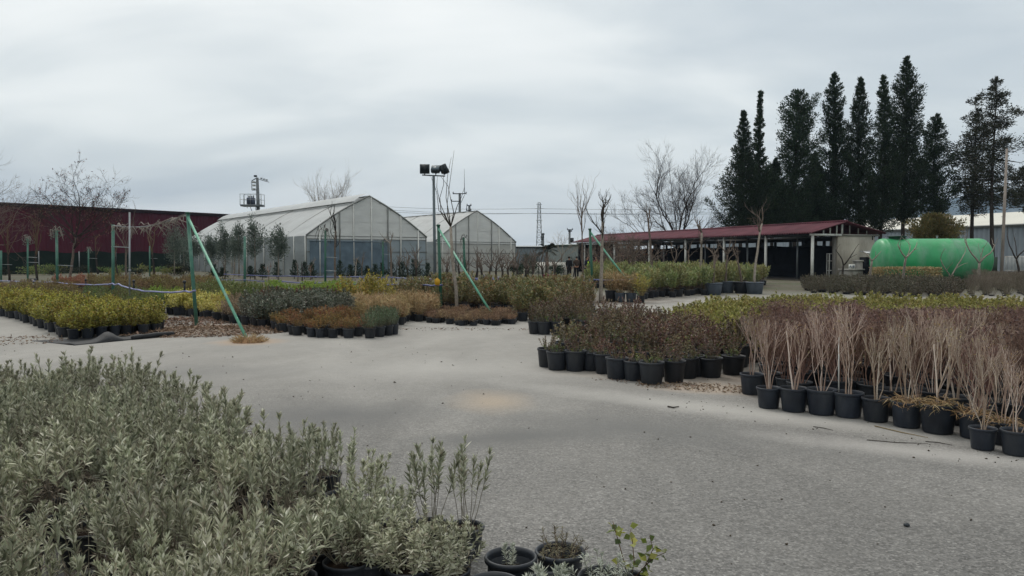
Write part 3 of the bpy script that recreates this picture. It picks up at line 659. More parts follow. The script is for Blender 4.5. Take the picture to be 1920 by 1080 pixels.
# --- bare twig shrubs in big black pots
def tw(i): return twig_shrub(600 + i, [.84, .98, .76, .92, 1.02][i], [4, 6, 3, 7, 5][i], [.22, .18, .2, .28, .14][i], .26, .045, [.009, .008, .011, .007, .0085][i], 5, 40, .035, .012, 1.0)
twm = [tw(i).data('branches', [TWIG, DRY]) for i in range(5)]
twr = []
for i in range(4):
    t_ = twig_shrub(640 + i, [.78, .84, .74, .8][i], 10, .3, .26, .08, .007, 6, 300, .045, .022, .8)
    pot_mb(t_, .17, .3, 16, 2, 3); twr.append(t_.data('potted_twig_shrub', [TWIGR, DEADL, POT, SOIL]))
twl = []
for i in range(4):
    t_ = tw(i); pot_mb(t_, .17, .3, 18, 2, 3); twl.append(t_.data('potted_twig_shrub', [TWIG, DRY, POT, SOIL]))
big = [(1410, 742, 46, 0), (1441, 768, 46, 0), (1488, 775, 53, 0), (1540, 781, 57, 0), (1590, 786, 56, 0), (1642, 794, 53, 0), (1700, 805, 58, 1), (1758, 817, 66, 1), (1825, 826, 56, 1), (1842, 847, 49, 0), (1905, 858, 56, 0), (1880, 838, 52, 1)]
blab = ['half hidden black pot at the open corner of the bare twig row', 'black pot with a vase-shaped bare shrub on one pale stem at the row corner', 'black pot with pale upright twigs and a scuffed foot, second of the corner row',
        'black pot with dense straight bare twigs beside the white-staked pot', 'black pot with a white stake among its bare twigs', 'black pot leaning slightly, thin twigs and a pale stone on the soil',
        'black pot with straw mulch heaped over its rim', 'widest black pot with straw mulch and two tall pale stems', 'straw-topped pot standing behind the two small front pots', 'small black pot set out front on the asphalt with forked pale stems', 'small black pot at the very end of the row on the asphalt', 'straw-mulched pot squeezed between the two small front pots']
straw = MB(); r_ = np.random.default_rng(5); k = 260
a = r_.uniform(0, 6.28, k); q_ = np.sqrt(r_.random(k)) * .19
straw.leaves(np.stack([q_ * np.cos(a), q_ * np.sin(a), .28 + r_.random(k) * .07 - q_ * .1], 1), r_.normal(0, 1, (k, 3)) * [1, 1, .3], r_.normal(0, .4, (k, 3)) + [0, 0, 1], .12, .008, 0, True, .3)
strawm = straw.data('straw_mulch', [DRY])
for i, (px, py, wpx, st) in enumerate(big):
    q = G(px, py); rd = wpx / 2 / F * q.y * 1.0; ph = rd * 1.72
    y = q.y + rd * .85
    t = thing('potted_twig_shrub', blab[i], 'potted plant', (q.x * y / q.y, y, 0), i * 1.1, 'bare twig shrubs in big black pots')
    pot_mb(MB(), rd, ph, 36).build('pot', [POT2, SOIL], t, True)
    o = link('branches', twm[i % 5] if i != 7 else twm[2], t); s = rd / .17; o.scale = (s, s, s * (1.0 if i not in (9, 10) else .95)); o.location = (0, 0, ph - .3 * s)
    if st: o = link('straw_mulch', strawm, t); o.scale = (s, s, s); o.location = (0, 0, ph - .3 * s)
    if i == 4:
        m_ = MB(); m_.tube([(.05, -.1, .27), (.06, -.11, .85)], .007, 6); m_.build('stake', WHITEP, t)
    TAKEN.append((q.x, q.y + rd, rd))
poly = [tuple(G(*p)[:2]) for p in [(1412, 735), (1450, 752), (1600, 772), (1700, 788), (1822, 810), (1990, 850), (1990, 706), (1430, 700)]]
r = random.Random(12)
for x, y in grid(poly, .37, -.35, .1, 8):
    if not inframe(x, y, 1) or any((x - a) ** 2 + (y - b_) ** 2 < .105 for a, b_, _ in TAKEN if abs(y - b_) < .5): continue
    dk = r.random() < (.45 + (y - 7.5) * .2)
    o = link('potted_twig_shrub', (twr if dk else twl)[r.randrange(4)]); s = r.uniform(.78, 1.0)
    o.location = (x, y, 0); o.scale = (s, s, s); o.rotation_euler = (0, 0, r.uniform(0, 6.28))
    tag(o, 'reddish twig shrub with withered leaves inside the crowded pot block' if dk else 'bare pale twig shrub standing inside the crowded pot block', 'potted plant', 'withered shrubs inside the twig block' if dk else 'pale shrubs inside the twig block')
    TAKEN.append((x, y, .17))
# --- oleanders in front of the shed, dark low hedge shrubs, reddish far strip
bed('potted_oleander', [mk(520, n=12, H=1.0, nl=52, ll=.15, lw=.028, spread=.38, start=.25, ang=(60, 25), z0=.22, long=True)] * 4, [REED, STEMB], .17, .26, [(1208, 562), (1330, 553), (1420, 541), (1446, 528), (1300, 522), (1095, 529), (1110, 540), (1190, 546)], .72, 'potted plant', 'tall oleanders before the shed',
    '{} tall oleander along the block front before the shed, counted from the brace', 'tall green oleander in the block before the open shed', seed=25, nfront=14)
bed('dark_hedge_shrub', [mk(530, n=26, H=.62, nl=40, ll=.06, lw=.028, spread=.7, z0=.05, r0=.25)] * 3, [HEDGE, STEMB], .2, .1, [(1512, 549), (1690, 557), (1800, 557), (1815, 540), (1700, 534), (1512, 536)], .82, 'shrub', 'dark clipped shrubs below the tank', '', 'dark brownish clipped shrub in the low hedge before the green tank', parts=False, seed=26)
bed('bare_twig_shrub', [lambda i: twig_shrub(540 + i, .75, 14, .55, .02, .12, .008, 5, 60, .05, .02)] * 3, [STEMG, DEADL], .12, .05, [(1818, 556), (1990, 556), (1990, 533), (1818, 535)], .85, 'shrub', 'bare twig shrubs at the far corner', '', 'greyish bare twig shrub past the dark hedge by the rusty pole', parts=False, seed=27)

# ------------------------------------------------------------------ buildings
def film_mat(name, col, transp, trl=.35, rough=.35, spec=.4):
    m, g = newmat(name); pos = g.coord()
    n = g.noise(g.mapping(pos, (.3, .3, 1.2)), 1.2, 5, .6)
    c = C(col); cc = g.ramp(n, [(.3, tuple(x * .8 for x in c[:3]) + (1,)), (.7, c)])
    b = g.bsdf(cc, rough, spec); t = g.n('ShaderNodeBsdfTranslucent', {'Color': cc})
    mx = g.n('ShaderNodeMixShader', {0: trl, 1: b.outputs[0], 2: t.outputs[0]}).outputs[0]
    tr = g.n('ShaderNodeBsdfTransparent', {'Color': (.92, .95, .95, 1)})
    f = g.math('MULTIPLY_ADD', g.noise(g.mapping(pos, (.6, .6, .6), (5, 2, 1)), .8, 4, .6), .3, transp - .15)
    g.done(g.n('ShaderNodeMixShader', {0: f, 1: mx, 2: tr.outputs[0]}).outputs[0]); return m
ROOFF = film_mat('roof_film', '#d2d5d5', .10, .38)
GABF = film_mat('gable_film', '#eceeec', .09, .5)
SIDEF = film_mat('side_film', '#b2b9bb', .16, .4, .25)
LOWF = film_mat('lower_film_inner_dark', '#95a1a8', .16, .25, .25)  # darkness inside the greenhouse put into the blue-grey film colour
LOWF2 = film_mat('lower_film_pale', '#cfcec8', .14, .4, .3)
FRAME = M_('frame_tube', '#6f7270', .5, .1, 5, .4)
FRAMEW = M_('white_frame_tube', '#c9cac6', .5, .1, 5, .4)
DIRTF = M_('greenhouse_soil', '#4a4036', .95, .3, 2, .1)

def greenhouse(label, loc, rz, W, L, ze, zr, lowmat, posts, ridge_flap):
    t = thing('greenhouse', label, 'greenhouse', loc, rz)
    def arch(k, n=9):       # half profile from eave (0) to ridge (1), slightly bowed outward
        a = k; return (W / 2 * a, ze + (zr - ze) * a + .24 * math.sin(math.pi * a))
    prof = [arch(i / 8) for i in range(9)]; prof = prof + [(W - x, z) for x, z in prof[-2::-1]]
    n = len(prof); K = 20; r = random.Random(int(W * 10))
    mb = MB(); v = []
    for j in range(K * 2 + 1):
        y = L * j / (K * 2); sag = -.05 if j % 2 else 0
        v += [(x, y, z + sag * math.sin(math.pi * min(1, i / (n - 1)))) for i, (x, z) in enumerate(prof)]
    f = [(j * n + i, j * n + i + 1, (j + 1) * n + i + 1, (j + 1) * n + i) for j in range(K * 2) for i in range(n - 1)]
    mb.poly(v, f); mb.build('roof_film', ROOFF, t, True)
    zl = ze - .25
    for y, nm in ((0.02, 'gable_film'), (L - .02, 'gable_film')):
        mb = MB(); k = [(x, y, max(z - .03, zl)) for x, z in prof]
        mb.poly(k + [(W, y, zl), (0, y, zl)], [tuple(range(n + 2))]); mb.build(nm, GABF, t)
        mb = MB(); mb.poly([(0, y, 0), (W, y, 0), (W, y, zl), (0, y, zl)], [(0, 1, 2, 3)]); mb.build('gable_wall', lowmat, t)
    for x in (0, W):
        mb = MB(); v = []; kk = 40
        for j in range(kk + 1):
            for z in (0, ze * .5, ze): v.append((x + .03 * math.sin(j * 2.6) * (z > 0), L * j / kk, z))
        mb.poly(v, [(j * 3 + i, (j + 1) * 3 + i, (j + 1) * 3 + i + 1, j * 3 + i + 1) for j in range(kk) for i in range(2)]); mb.build('side_wall', SIDEF, t, True)
    for j in range(9):
        y = L * j / 8; mb = MB(); mb.tube([(x, y + (-.06 if j == 0 else .0), z + (.03 if j == 0 else -.05)) for x, z in prof], .05 if j else .075, 6)
        mb.tube([(.05, y, 0), (.05, y, ze)], .05, 6); mb.tube([(W - .05, y, 0), (W - .05, y, ze)], .05, 6)
        mb.tube([(.1, y + .03, ze), (W - .1, y + .03, ze)], .035, 5)
        mb.build('arch_frame', FRAME, t)
    for j in range(17):
        mb = MB(); mb.tube([(-.07, L * j / 16, 0), (-.07, L * j / 16, ze)], .045, 6); mb.build('side_post', FRAMEW, t)
    for k in (.2, .42, .63, .82):
        x, z = arch(k)
        for X in (x, W - x):
            mb = MB(); mb.tube([(X, 0, z - .09), (X, L, z - .09)], .03, 5); mb.build('purlin', FRAME, t)
    mb = MB(); mb.tube([(W / 2, -.05, zr), (W / 2, L, zr)], .07, 6); mb.build('ridge_beam', FRAME, t)
    for x, wht in posts:
        a = 1 - abs(x - W / 2) / (W / 2); z = arch(a)[1]
        mb = MB(); mb.tube([(x, -.07, 0), (x, -.07, z)], .06 if wht else .07, 6); mb.build('gable_post', FRAMEW if wht else FRAME, t)
    for z in (zl, zl - 1.1, 1.0):
        mb = MB(); mb.tube([(0, -.04, z), (W, -.04, z)], .03, 5); mb.build('gable_rail', FRAME, t)
    for a in (.3, .62):
        x0, z = arch(a); mb = MB(); mb.tube([(x0, .06, z), (W - x0, .06, z)], .028, 5); mb.build('gable_rail', FRAME, t)
    if ridge_flap:
        x1, z1 = arch(.74); x2, z2 = W / 2 - .1, zr + .26
        mb = MB(); v = []
        for j in range(41):
            y = L * j / 40; v += [(x1, y, z1 + .22), ((x1 + x2) / 2, y, (z1 + z2) / 2 + .22), (x2, y, z2)]
        mb.poly(v, [(j * 3 + i, j * 3 + i + 1, (j + 1) * 3 + i + 1, (j + 1) * 3 + i) for j in range(40) for i in range(2)])
        mb.build('vent_flap', ROOFF, t); mb = MB(); mb.tube([(x1, 0, z1 + .2), (x1, L, z1 + .2)], .06, 5); mb.build('vent_rail', FRAME, t)
    mb = MB(); mb.poly([(.1, .1, .02), (W - .1, .1, .02), (W - .1, L, .02), (.1, L, .02)], [(0, 1, 2, 3)]); mb.build('soil_bed', DIRTF, t)
    for i in range(5):    # dark plants growing inside
        mb = leafy_crown(70 + i, 1400, .9, L * .3, 0, .2, .09, clumps=40); o = mb.build('crop_row', EVERG, t); o.location = (W * (i + .5) / 5, L / 2, 1.2); o.rotation_euler = (rad(90), 0, 0); o.scale = (1, 1.2, 1)
    return t
RZ = math.atan2(.59, .81)
g1 = greenhouse('large plastic greenhouse with a ridge vent behind the topiary trees', (-17.3, 65, 0), RZ, 11.6, 42, 3.5, 7.05, LOWF, [(1.2, True), (3.0, False), (4.3, True), (6.0, True), (7.6, False), (8.9, True), (10.7, True)], True)
g2 = greenhouse('smaller far plastic greenhouse with pale gable beside the grey sheds', (-8.9, 89.4, 0), RZ, 11.6, 38, 3.5, 7.2, LOWF2, [(1.0, True), (2.8, False), (4.6, False), (5.9, True), (7.9, False), (9.0, True), (10.8, True)], False)
mb = MB(); v = [(.3, -.1, .35), (7.7, -.1, .35), (7.7, -.1, 2.95), (.3, -.1, 3.1)]
mb.poly(v, [(0, 1, 2, 3)]); mb.box((4, -.1, 3.05), (7.5, .06, .08))
o = mb.build('shade_curtain', M_('shade_curtain', '#5a6974', .7, .25, 1.5, .2), g1)

# shed
t = thing('open_shed', 'long open shed with a maroon tiled roof and dark back wall', 'shed', (21.3, 54.8, 0), math.atan2(.36, .93))
L, UR, ZR, ZE = 38.0, 2.6, 4.22, 3.55
mb = MB(); nv = 38 * 4 * 6 + 1
def roofside(u0, z0, u1, z1):
    v = []; f = []
    for j in range(nv):
        y = -.5 + (L + .8) * j / (nv - 1); h = .045 * math.sin(2 * math.pi * y / .26)
        for k in range(4):
            a = k / 3; v.append((u0 + (u1 - u0) * a, y, z0 + (z1 - z0) * a + h))
    for j in range(nv - 1):
        for k in range(3): f.append((j * 4 + k, j * 4 + k + 1, (j + 1) * 4 + k + 1, (j + 1) * 4 + k))
    mb.poly(v, f)
roofside(-.45, ZE - .12, UR, ZR); roofside(UR, ZR, 6.3, ZE - .1)
MAROON = M_('maroon_roof_tile', '#5d373f', .75, .22, .8, .15, dirt='#4c3138')
o = mb.build('roof', MAROON, t, True)
so_ = o.modifiers.new('thickness', 'SOLIDIFY'); so_.thickness = .04; so_.offset = -1
mb = MB(); mb.tube([(UR, -.5, ZR + .05), (UR, L, ZR + .05)], .09, 8); mb.build('ridge_cap', MAROON, t)
for v_ in (.05, 5.0, 10.2, 15.8, 22, 29, 36):
    mb = MB(); mb.box((0, v_, (ZE - .2) / 2), (.15, .15, ZE - .2)); mb.build('pillar', WHITEP, t)
for v_ in (3, 9, 15, 22, 29):
    mb = MB(); mb.box((2.6, v_ + 1.5, 1.75), (.1, .1, 3.5)); mb.build('inner_pillar', STEEL, t)
mb = MB(); mb.box((0, L / 2, ZE - .28), (.12, L, .16)); mb.box((5.7, L / 2, ZE - .3), (.12, L, .16)); mb.build('eave_beam', DARKM, t)
mb = MB(); mb.bar((-.3, -.02, ZE - .26), (2.55, -.02, ZE - .26), .1, .14); mb.build('tie_beam', WHITEP, t)
mb = MB(); mb.bar((2.65, -.02, ZE - .26), (6.1, -.02, ZE - .26), .1, .12); mb.build('tie_beam', CONC, t)
for u in (.9, 1.5, 2.1, 2.6, 3.3, 4.1, 4.9):
    zt = ZE - .12 + (ZR - ZE + .12) * (1 - abs(u - UR) / (3.05 if u < UR else 3.7)) - .1
    mb = MB(); mb.bar((u, -.02, ZE - .19), (u, -.02, zt), .07 if u != 2.6 else .13, .07); mb.build('truss_strut', WHITEP if u < 2.7 else CONC, t)
mb = MB(); mb.poly([(-.2, 7, ZE - .2), (UR, 7, ZR - .12), (6.1, 7, ZE - .2)], [(0, 1, 2)]); mb.build('gable_lining', TARP, t)
for v_ in (5, 12, 19, 27, 35):
    mb = MB(); mb.bar((0, v_, ZE - .3), (5.7, v_, ZE - .3), .1, .1); mb.bar((0, v_, ZE - .25), (UR, v_, ZR - .12), .08, .08); mb.bar((5.7, v_, ZE - .25), (UR, v_, ZR - .12), .08, .08); mb.build('roof_truss', STEEL, t)
mb = MB(); v = []; kk = 60
for j in range(kk + 1):
    for z in (0, 1.2, 2.62): v.append((5.5 + .06 * math.sin(j * 1.9 + z), .4 + (L - .6) * j / kk, z + (.05 * math.sin(j * .8) if z > 2 else 0)))
mb.poly(v, [(j * 3 + i, (j + 1) * 3 + i, (j + 1) * 3 + i + 1, j * 3 + i + 1) for j in range(kk) for i in range(2)]); mb.build('back_wall', TARP, t)
mb = MB(); mb.box((5.5, L / 2, 3.12), (.1, L, .34)); mb.build('top_rail', DARKM, t)
for j in range(20): 
    mb = MB(); mb.box((5.5, 1 + j * 1.9, 2.75), (.12 + .3 * (j % 3 == 0), .25 if j % 3 else .8, .5)); mb.build('wall_stud', DARKM, t)
mb = MB(); mb.poly([(0, L - .3, 0), (5.5, L - .3, 0), (5.5, L - .3, 3.2), (0, L - .3, 3.2)], [(0, 1, 2, 3)]); mb.build('end_wall', TARP, t)
mb = MB(); mb.box((4.0, .12, 1.66), (3.4, .22, 3.28)); mb.build('side_wall', M_('rendered_wall', '#aaa498', .9, .14, 1.2, .2, .2, 20, dirt='#8c867b'), t)
mb = MB(); mb.box((2.42, .42, 1.6), (.2, .38, 3.1)); mb.build('return_wall', CONC, t)
mb = MB(); mb.poly([(-.3, -.4, .03), (6, -.4, .03), (6, L, .03), (-.3, L, .03)], [(0, 1, 2, 3)]); mb.build('floor', M_('shed_floor', '#4b4640', .95, .3, 1), t)

p_ = P(1558, 500, 57)
t = thing('metal_rack', 'white metal rack frame standing beside the concrete shed wall', 'rack', (p_.x, 56.6, 0), .2)
for x in (-.32, .32):
    mb = MB(); mb.bar((x, 0, 0), (x, 0, 1.98), .07, .07); mb.bar((x, .3, 0), (x, .3, 1.98), .05, .05); mb.build('upright', WHITEP, t)
for z in (.12, .72, 1.42, 1.94):
    mb = MB(); mb.bar((-.285, 0, z), (.285, 0, z), .05, .06); mb.bar((-.285, .3, z), (.285, .3, z), .05, .05); mb.bar((0, .03, z), (0, .27, z), .04, .04); mb.build('rail', WHITEP, t)
q = P(1596, 505, 53.2)
t = thing('concrete_box', 'low grey concrete block box carrying the small sign', 'box', (q.x, 53.2, 0), .35)
mb = MB(); mb.box((0, 0, .41), (1.2, .9, .82)); mb.build('body', CONC, t); mb = MB(); mb.box((0, 0, .85), (1.36, 1.06, .08)); mb.build('lid', M_('lid_concrete', '#aeaba4', .85, .12, 3), t)
t = thing('water_basin', 'taller grey concrete basin against the shed wall by the tank', 'basin', (P(1621, 490, 54).x, 54.0, 0), .35)
mb = MB(); mb.box((0, 0, .7), (1.2, .8, 1.4)); mb.build('body', CONC, t); mb = MB(); mb.box((0, 0, 1.44), (1.36, .96, .1)); mb.build('rim', M_('pale_concrete', '#b0ada6', .85, .12, 3), t)
t = thing('pump_shelter', 'pump shelter with its recess shade built black under a tin canopy between basin and tank', 'shelter', (P(1637, 490, 53.6).x, 53.4, 0), .35)
mb = MB(); mb.box((-.1, .3, .85), (1.25, .6, 1.7)); mb.build('recess_shade', TARP, t); mb = MB(); mb.box((0, 0, 2.0), (1.5, 1.2, .05), 0, Matrix.Rotation(.18, 3, 'X')); mb.build('canopy', STEEL, t)  # black box stands in for the shade of the open recess
mb = MB(); mb.box((-.55, -.3, 1.0), (.06, .06, 2.0)); mb.box((.6, -.3, 1.0), (.06, .06, 2.0)); mb.build('support', STEEL, t); mb = MB(); mb.tube([(-.2, -.1, .9), (.1, -.1, .9)], .22, 12); mb.build('pump', CONC, t)
q = P(1596, 497, 53.1)
t = thing('notice_sign', 'small white sign with dark blue characters on the concrete box', 'sign', (q.x, 53.0, .89), .1)
mb = MB(); mb.box((0, 0, .16), (.46, .02, .32)); mb.build('board', WHITEP, t)
fc = bpy.data.curves.new('lettering', 'FONT'); fc.body = 'A:8'; fc.size = .26; fc.align_x = 'CENTER'; fc.extrude = .003; fc.materials.append(M_('sign_blue', '#20255e', .6, .1))
o_ = link('lettering', fc, t); bpy.context.view_layer.update(); lm_ = bpy.data.meshes.new_from_object(o_.evaluated_get(bpy.context.evaluated_depsgraph_get())); bpy.data.objects.remove(o_); o = link('lettering', lm_, t); o.location = (0, -.016, .07); o.rotation_euler = (rad(90), 0, 0)

# green tank
q = P(1744, 489, 50)
t = thing('water_tank', 'big glossy green horizontal water tank beside the shed', 'tank', (q.x, 50, 0), rad(-4))
GREEN = M_('green_tank_paint', '#2f9b60', .42, .18, 1.1, .45, dirt='#74a488')
Rr, cz, hl = 1.36, 1.53, 3.06
mb = MB(); pr = [(.001, -hl - .55)] + [(Rr * math.sin(a * math.pi / 16), -hl - .55 * math.cos(a * math.pi / 16)) for a in range(1, 9)]
pr += [(Rr, -hl + .1), (Rr + .015, -hl + .11), (Rr + .015, -hl + .17), (Rr, -hl + .18), (Rr, -1.1), (Rr + .008, -1.09), (Rr + .008, -1.05), (Rr, -1.04), (Rr, 1.0), (Rr + .008, 1.01), (Rr + .008, 1.05), (Rr, 1.06), (Rr, hl - .2), (Rr + .015, hl - .19), (Rr + .015, hl - .12), (Rr, hl - .1)] + [(Rr * math.sin(a * math.pi / 16), hl + .55 * math.cos(a * math.pi / 16)) for a in range(8, 0, -1)] + [(.001, hl + .55)]
mb.lathe(pr, 48, 0); 
me = mb.data('shell', [GREEN], True); me.transform(Matrix.Translation((0, 0, cz)) @ Matrix.Rotation(rad(90), 4, 'Y')); link('shell', me, t)
mb = MB(); mb.lathe([(.5, 0), (.5, .16), (.58, .17), (.58, .22), (.001, .26)], 24, 0, (-2.1, 0, cz + Rr - .06)); mb.build('hatch', M_('hatch_dark', '#1d3d31', .5), t, True)
for x in (-2.2, 2.2):
    mb = MB(); mb.box((x, 0, .14), (.5, 2.2, .28)); mb.build('saddle', CONC, t)
for x in (-1.2, .4, 1.9):
    mb = MB(); mb.tube([(x, 0, cz + Rr - .05), (x, 0, cz + Rr + .16)], .05, 8); mb.tube([(x, 0, cz + Rr + .14), (x, 0, cz + Rr + .18)], .08, 8); mb.build('valve_stub', STEEL, t)
mb = MB(); mb.tube([(hl + .5, 0, .35), (hl + 1.3, -.05, .35), (hl + 1.8, -.1, .33)], .05, 8); mb.build('outlet_pipe', WHITEP, t)
mb = MB(); mb.box((hl + 1.15, 1.2, 1.2), (.85, .7, 1.0)); mb.box((hl + 1.15, 1.2, .35), (1.1, .8, .7)); t2 = thing('control_cabinet', 'dark green cabinet on a grey base behind the tank end', 'cabinet', (t.location.x, t.location.y, 0), rad(-4))
mb.build('body', M_('cabinet_green', '#3d4a40', .6), t2); mb = MB(); mb.box((hl + 1.1, .83, 1.3), (.06, .03, .2)); mb.build('handle', WHITEP, t2)

# corrugated halls
def ribbed(mb, a, b, z0, z1, pitch=.5, dep=.06, mat=0):
    a, b = Vector(a), Vector(b); L = (b - a).length; d = (b - a) / L; nrm = Vector((d.y, -d.x, 0)); n = int(L / pitch); v = []
    for i in range(n):
        for s, o in ((0, 0), (.35, 0), (.45, dep), (.9, dep)):
            p = a + d * ((i + s) * pitch) + nrm * o; v += [(p.x, p.y, z0), (p.x, p.y, z1)]
    k = len(v) // 2
    mb.poly(v, [(2 * i, 2 * i + 2, 2 * i + 3, 2 * i + 1) for i in range(k - 1)], mat)
def hall(name, label, a, b, depth, z1, rise, wmat, rmat, tmat, pitch=.5, trim=.35):
    t = thing(name, label, 'warehouse', (0, 0, 0)); a, b = Vector(a), Vector(b); d = (b - a).normalized(); n = Vector((-d.y, d.x, 0))
    mb = MB(); ribbed(mb, a, b, 0, z1, pitch); mb.build('front_wall', wmat, t)
    mb = MB(); ribbed(mb, b, b + n * depth, 0, z1, pitch); ribbed(mb, a + n * depth, a, 0, z1, pitch); ribbed(mb, b + n * depth, a + n * depth, 0, z1, pitch); mb.build('side_wall', wmat, t)
    e = -n * .4; z = Vector((0, 0, z1 + .02)); m = n * (depth / 2); v = [a + e + z, b + e + z, b + m + z + Vector((0, 0, rise)), a + m + z + Vector((0, 0, rise)), a + n * depth - e + z, b + n * depth - e + z]
    mb = MB(); mb.poly([tuple(p) for p in v], [(0, 1, 2, 3), (3, 2, 5, 4)]); mb.build('roof', rmat, t)
    mb = MB(); mb.bar(a + e * .5 + Vector((0, 0, z1 - trim / 2 + .1)), b + e * .5 + Vector((0, 0, z1 - trim / 2 + .1)), .12, trim); mb.build('eave_trim', tmat, t)
    return t
MWALL = M_('maroon_cladding', '#481222', .6, .15, .3, .2)
hall('maroon_warehouse', 'long maroon corrugated warehouse with a pale roof edge', (-89.2, 74, 0), (-41, 144, 0), 30, 8.95, 1.0, MWALL, M_('pale_roof', '#b9b9b6', .6), M_('dark_trim', '#2b1a20', .6), .6, .5)
hw = hall('pale_warehouse', 'pale blue-grey warehouse with a cream roof behind the tank', (30.5, 147, 0), (62, 61, 0), 34, 5.15, 2.4, M_('pale_cladding', '#97a1aa', .6, .08, .3), M_('cream_roof', '#c9c7bd', .6, .06, .2), STEEL, .6, .3)
hall('grey_shed', 'low grey-blue shed next to the far greenhouse corner', (-3, 128, 0), (6.5, 130, 0), 8, 3.35, .3, M_('grey_cladding', '#7d878c', .7, .1, .5), STEEL, DARKM, .5, .2)
hall('green_trim_shed', 'low grey shed with a dark roof edge beyond the people', (5.2, 119, 0), (11, 112, 0), 9, 3.45, .3, M_('grey_cladding_pale', '#8b9390', .7, .1, .5), STEEL, M_('trim_green', '#2c4a3e', .6), .5, .25)
a, b = P(1005, 495, 78), P(1062, 495, 74)
mb = MB(); mb.bar((a.x, 78, .6), (b.x, 74, .6), .25, 1.2); tag(mb.build('low_wall', M_('white_render', '#c2c0b8', .8, .12, 2)), 'low whitewashed wall behind the bare saplings', 'wall')
# shade net fence in front of the maroon hall
t = thing('shade_net_fence', 'dark green shade net fence along the maroon warehouse', 'fence'); a, b = Vector((-62, 52, 0)), Vector((-38.5, 98, 0)); NETM = M_('shade_net', '#1f2b26', .9, .35, .8, .1)
mb = MB(); v = []; k = 80
for j in range(k + 1):
    p = a + (b - a) * j / k
    for z in (0, 1.1, 2.25): v.append((p.x + .1 * math.sin(j * 1.3 + z), p.y, z + (.12 * math.sin(j * .7) if z > 2 else 0)))
mb.poly(v, [(j * 3 + i, (j + 1) * 3 + i, (j + 1) * 3 + i + 1, j * 3 + i + 1) for j in range(k) for i in range(2)]); mb.build('net', NETM, t)
for j in range(13):
    p = a + (b - a) * j / 12; mb = MB(); mb.tube([(p.x + .15, p.y - .1, 0), (p.x + .15, p.y - .1, 2.3)], .05, 6); mb.build('fence_post', STEEL, t)
# white picket fence
t = thing('picket_fence', 'white metal picket fence past the rusty pole', 'fence'); a, b = P(1884, 500, 63), P(2010, 500, 58); a.z = b.z = 0
for z in (.62, 1.72):
    mb = MB(); mb.bar((a.x, a.y, z), (b.x, b.y, z), .04, .05); mb.build('rail', WHITEP, t)
mb = MB()
for j in range(46):
    p = a + (b - a) * j / 45; mb.box((p.x, p.y - .03, 1.17), (.035, .02, 1.25))
mb.build('picket_lattice', WHITEP, t)
mb = MB(); mb.bar((a.x, a.y, .26), (b.x, b.y, .26), .2, .5); mb.build('base_wall', M_('dark_base', '#4c4a48', .9), t)

# ------------------------------------------------------------------ posts, hoses, lamp
def post(px, yt, label, base=None, r=.055, mat=None, brace=None, rung=None, pxt=None, cat='post', rungs=()):
    yb = base if base else (482 - .607 * yt) / .393
    yb = max(yb, 511); q = G(px, yb); top = P(pxt if pxt else px, yt, q.y)
    t = thing('green_post', label, cat, tuple(q)); tp = top - q
    mb = MB(); mb.tube([(0, 0, -.05), tuple(tp)], [r, r * .95], 10); mb.build('post', mat or POSTG, t)
    if brace:
        bq = G(*brace) - q; mb = MB(); mb.tube([tuple(bq - Vector((0, 0, .03))), tuple(tp - Vector((0, 0, .08)))], r * .68, 8); mb.build('brace', BRACEG, t)
        mb = MB(); mb.lathe([(.001, 0), (r * 1.25, 0), (r * 1.25, .05), (.001, .06)], 10, 0, tuple(tp - Vector((0, 0, .02)))); mb.build('cap', POSTD, t)
    for z, w_ in rungs:
        mb = MB(); mb.bar((0, -.02, z), (w_, -.02, z - .03), .035, .03); mb.build('rung', STEEL, t)
    return t, q, top
POSTS = {}
POSTS['a'] = post(369, 400, 'nearest green post with a long slanting brace and leaf litter at its foot', 612, .045, POSTG, (466, 640), pxt=352)
POSTS['b'] = post(827, 423, 'dark green post with a slanting brace and a yellow tag on the hose', 586, .05, POSTD, (930, 599), pxt=822, rungs=())
POSTS['c'] = post(1112, 430, 'green post with a slanting brace near the group of people', 564, .052, POSTD, (1208, 566), pxt=1106)
POSTS['d'] = post(212, 421, 'green post holding the dried vine wire behind the golden shrubs', 577, .05, POSTG, rungs=[(2.05, .6)])
POSTS['e'] = post(108, 432, 'green post wrapped with a curled dry vine at the top', 556, .055, POSTG, rungs=[(1.35, .7)], pxt=106)
POSTS['f'] = post(52, 446, 'thin weathered post with a hanging vine clump and crossed rungs', 536, .05, POSTG, rungs=[(1.7, .6), (1.4, .7)])
POSTS['g'] = post(2, 470, 'short green post at the edge of the warehouse row', 528, .065, POSTG, rungs=[(1.2, .8)])
POSTS['h'] = post(166, 466, 'slim distant grey-green post between two bare saplings', 518, .07, POSTG, rungs=[(1.6, .8)])
POSTS['i'] = post(281, 461, 'distant post with a rung among saplings under the vine wire', 518, .07, POSTG, rungs=[(1.6, .7)])
POSTS['j'] = post(459, 443, 'green post standing among the topiary trees before the greenhouse side', 540, .07, POSTG)
POSTS['k'] = post(610, 432, 'dark green post beside the pollard with the dark clump', 553, .05, POSTD, rungs=[(1.7, .55), (1.1, .5)])
POSTS['l'] = post(718, 452, 'dark green post in front of the greenhouse gable corner curtain', 528, .065, POSTD, rungs=[(1.9, .5)])
POSTS['m'] = post(873, 445, 'leaning dark green post before the far greenhouse gable', 535, .075, POSTD, pxt=869)

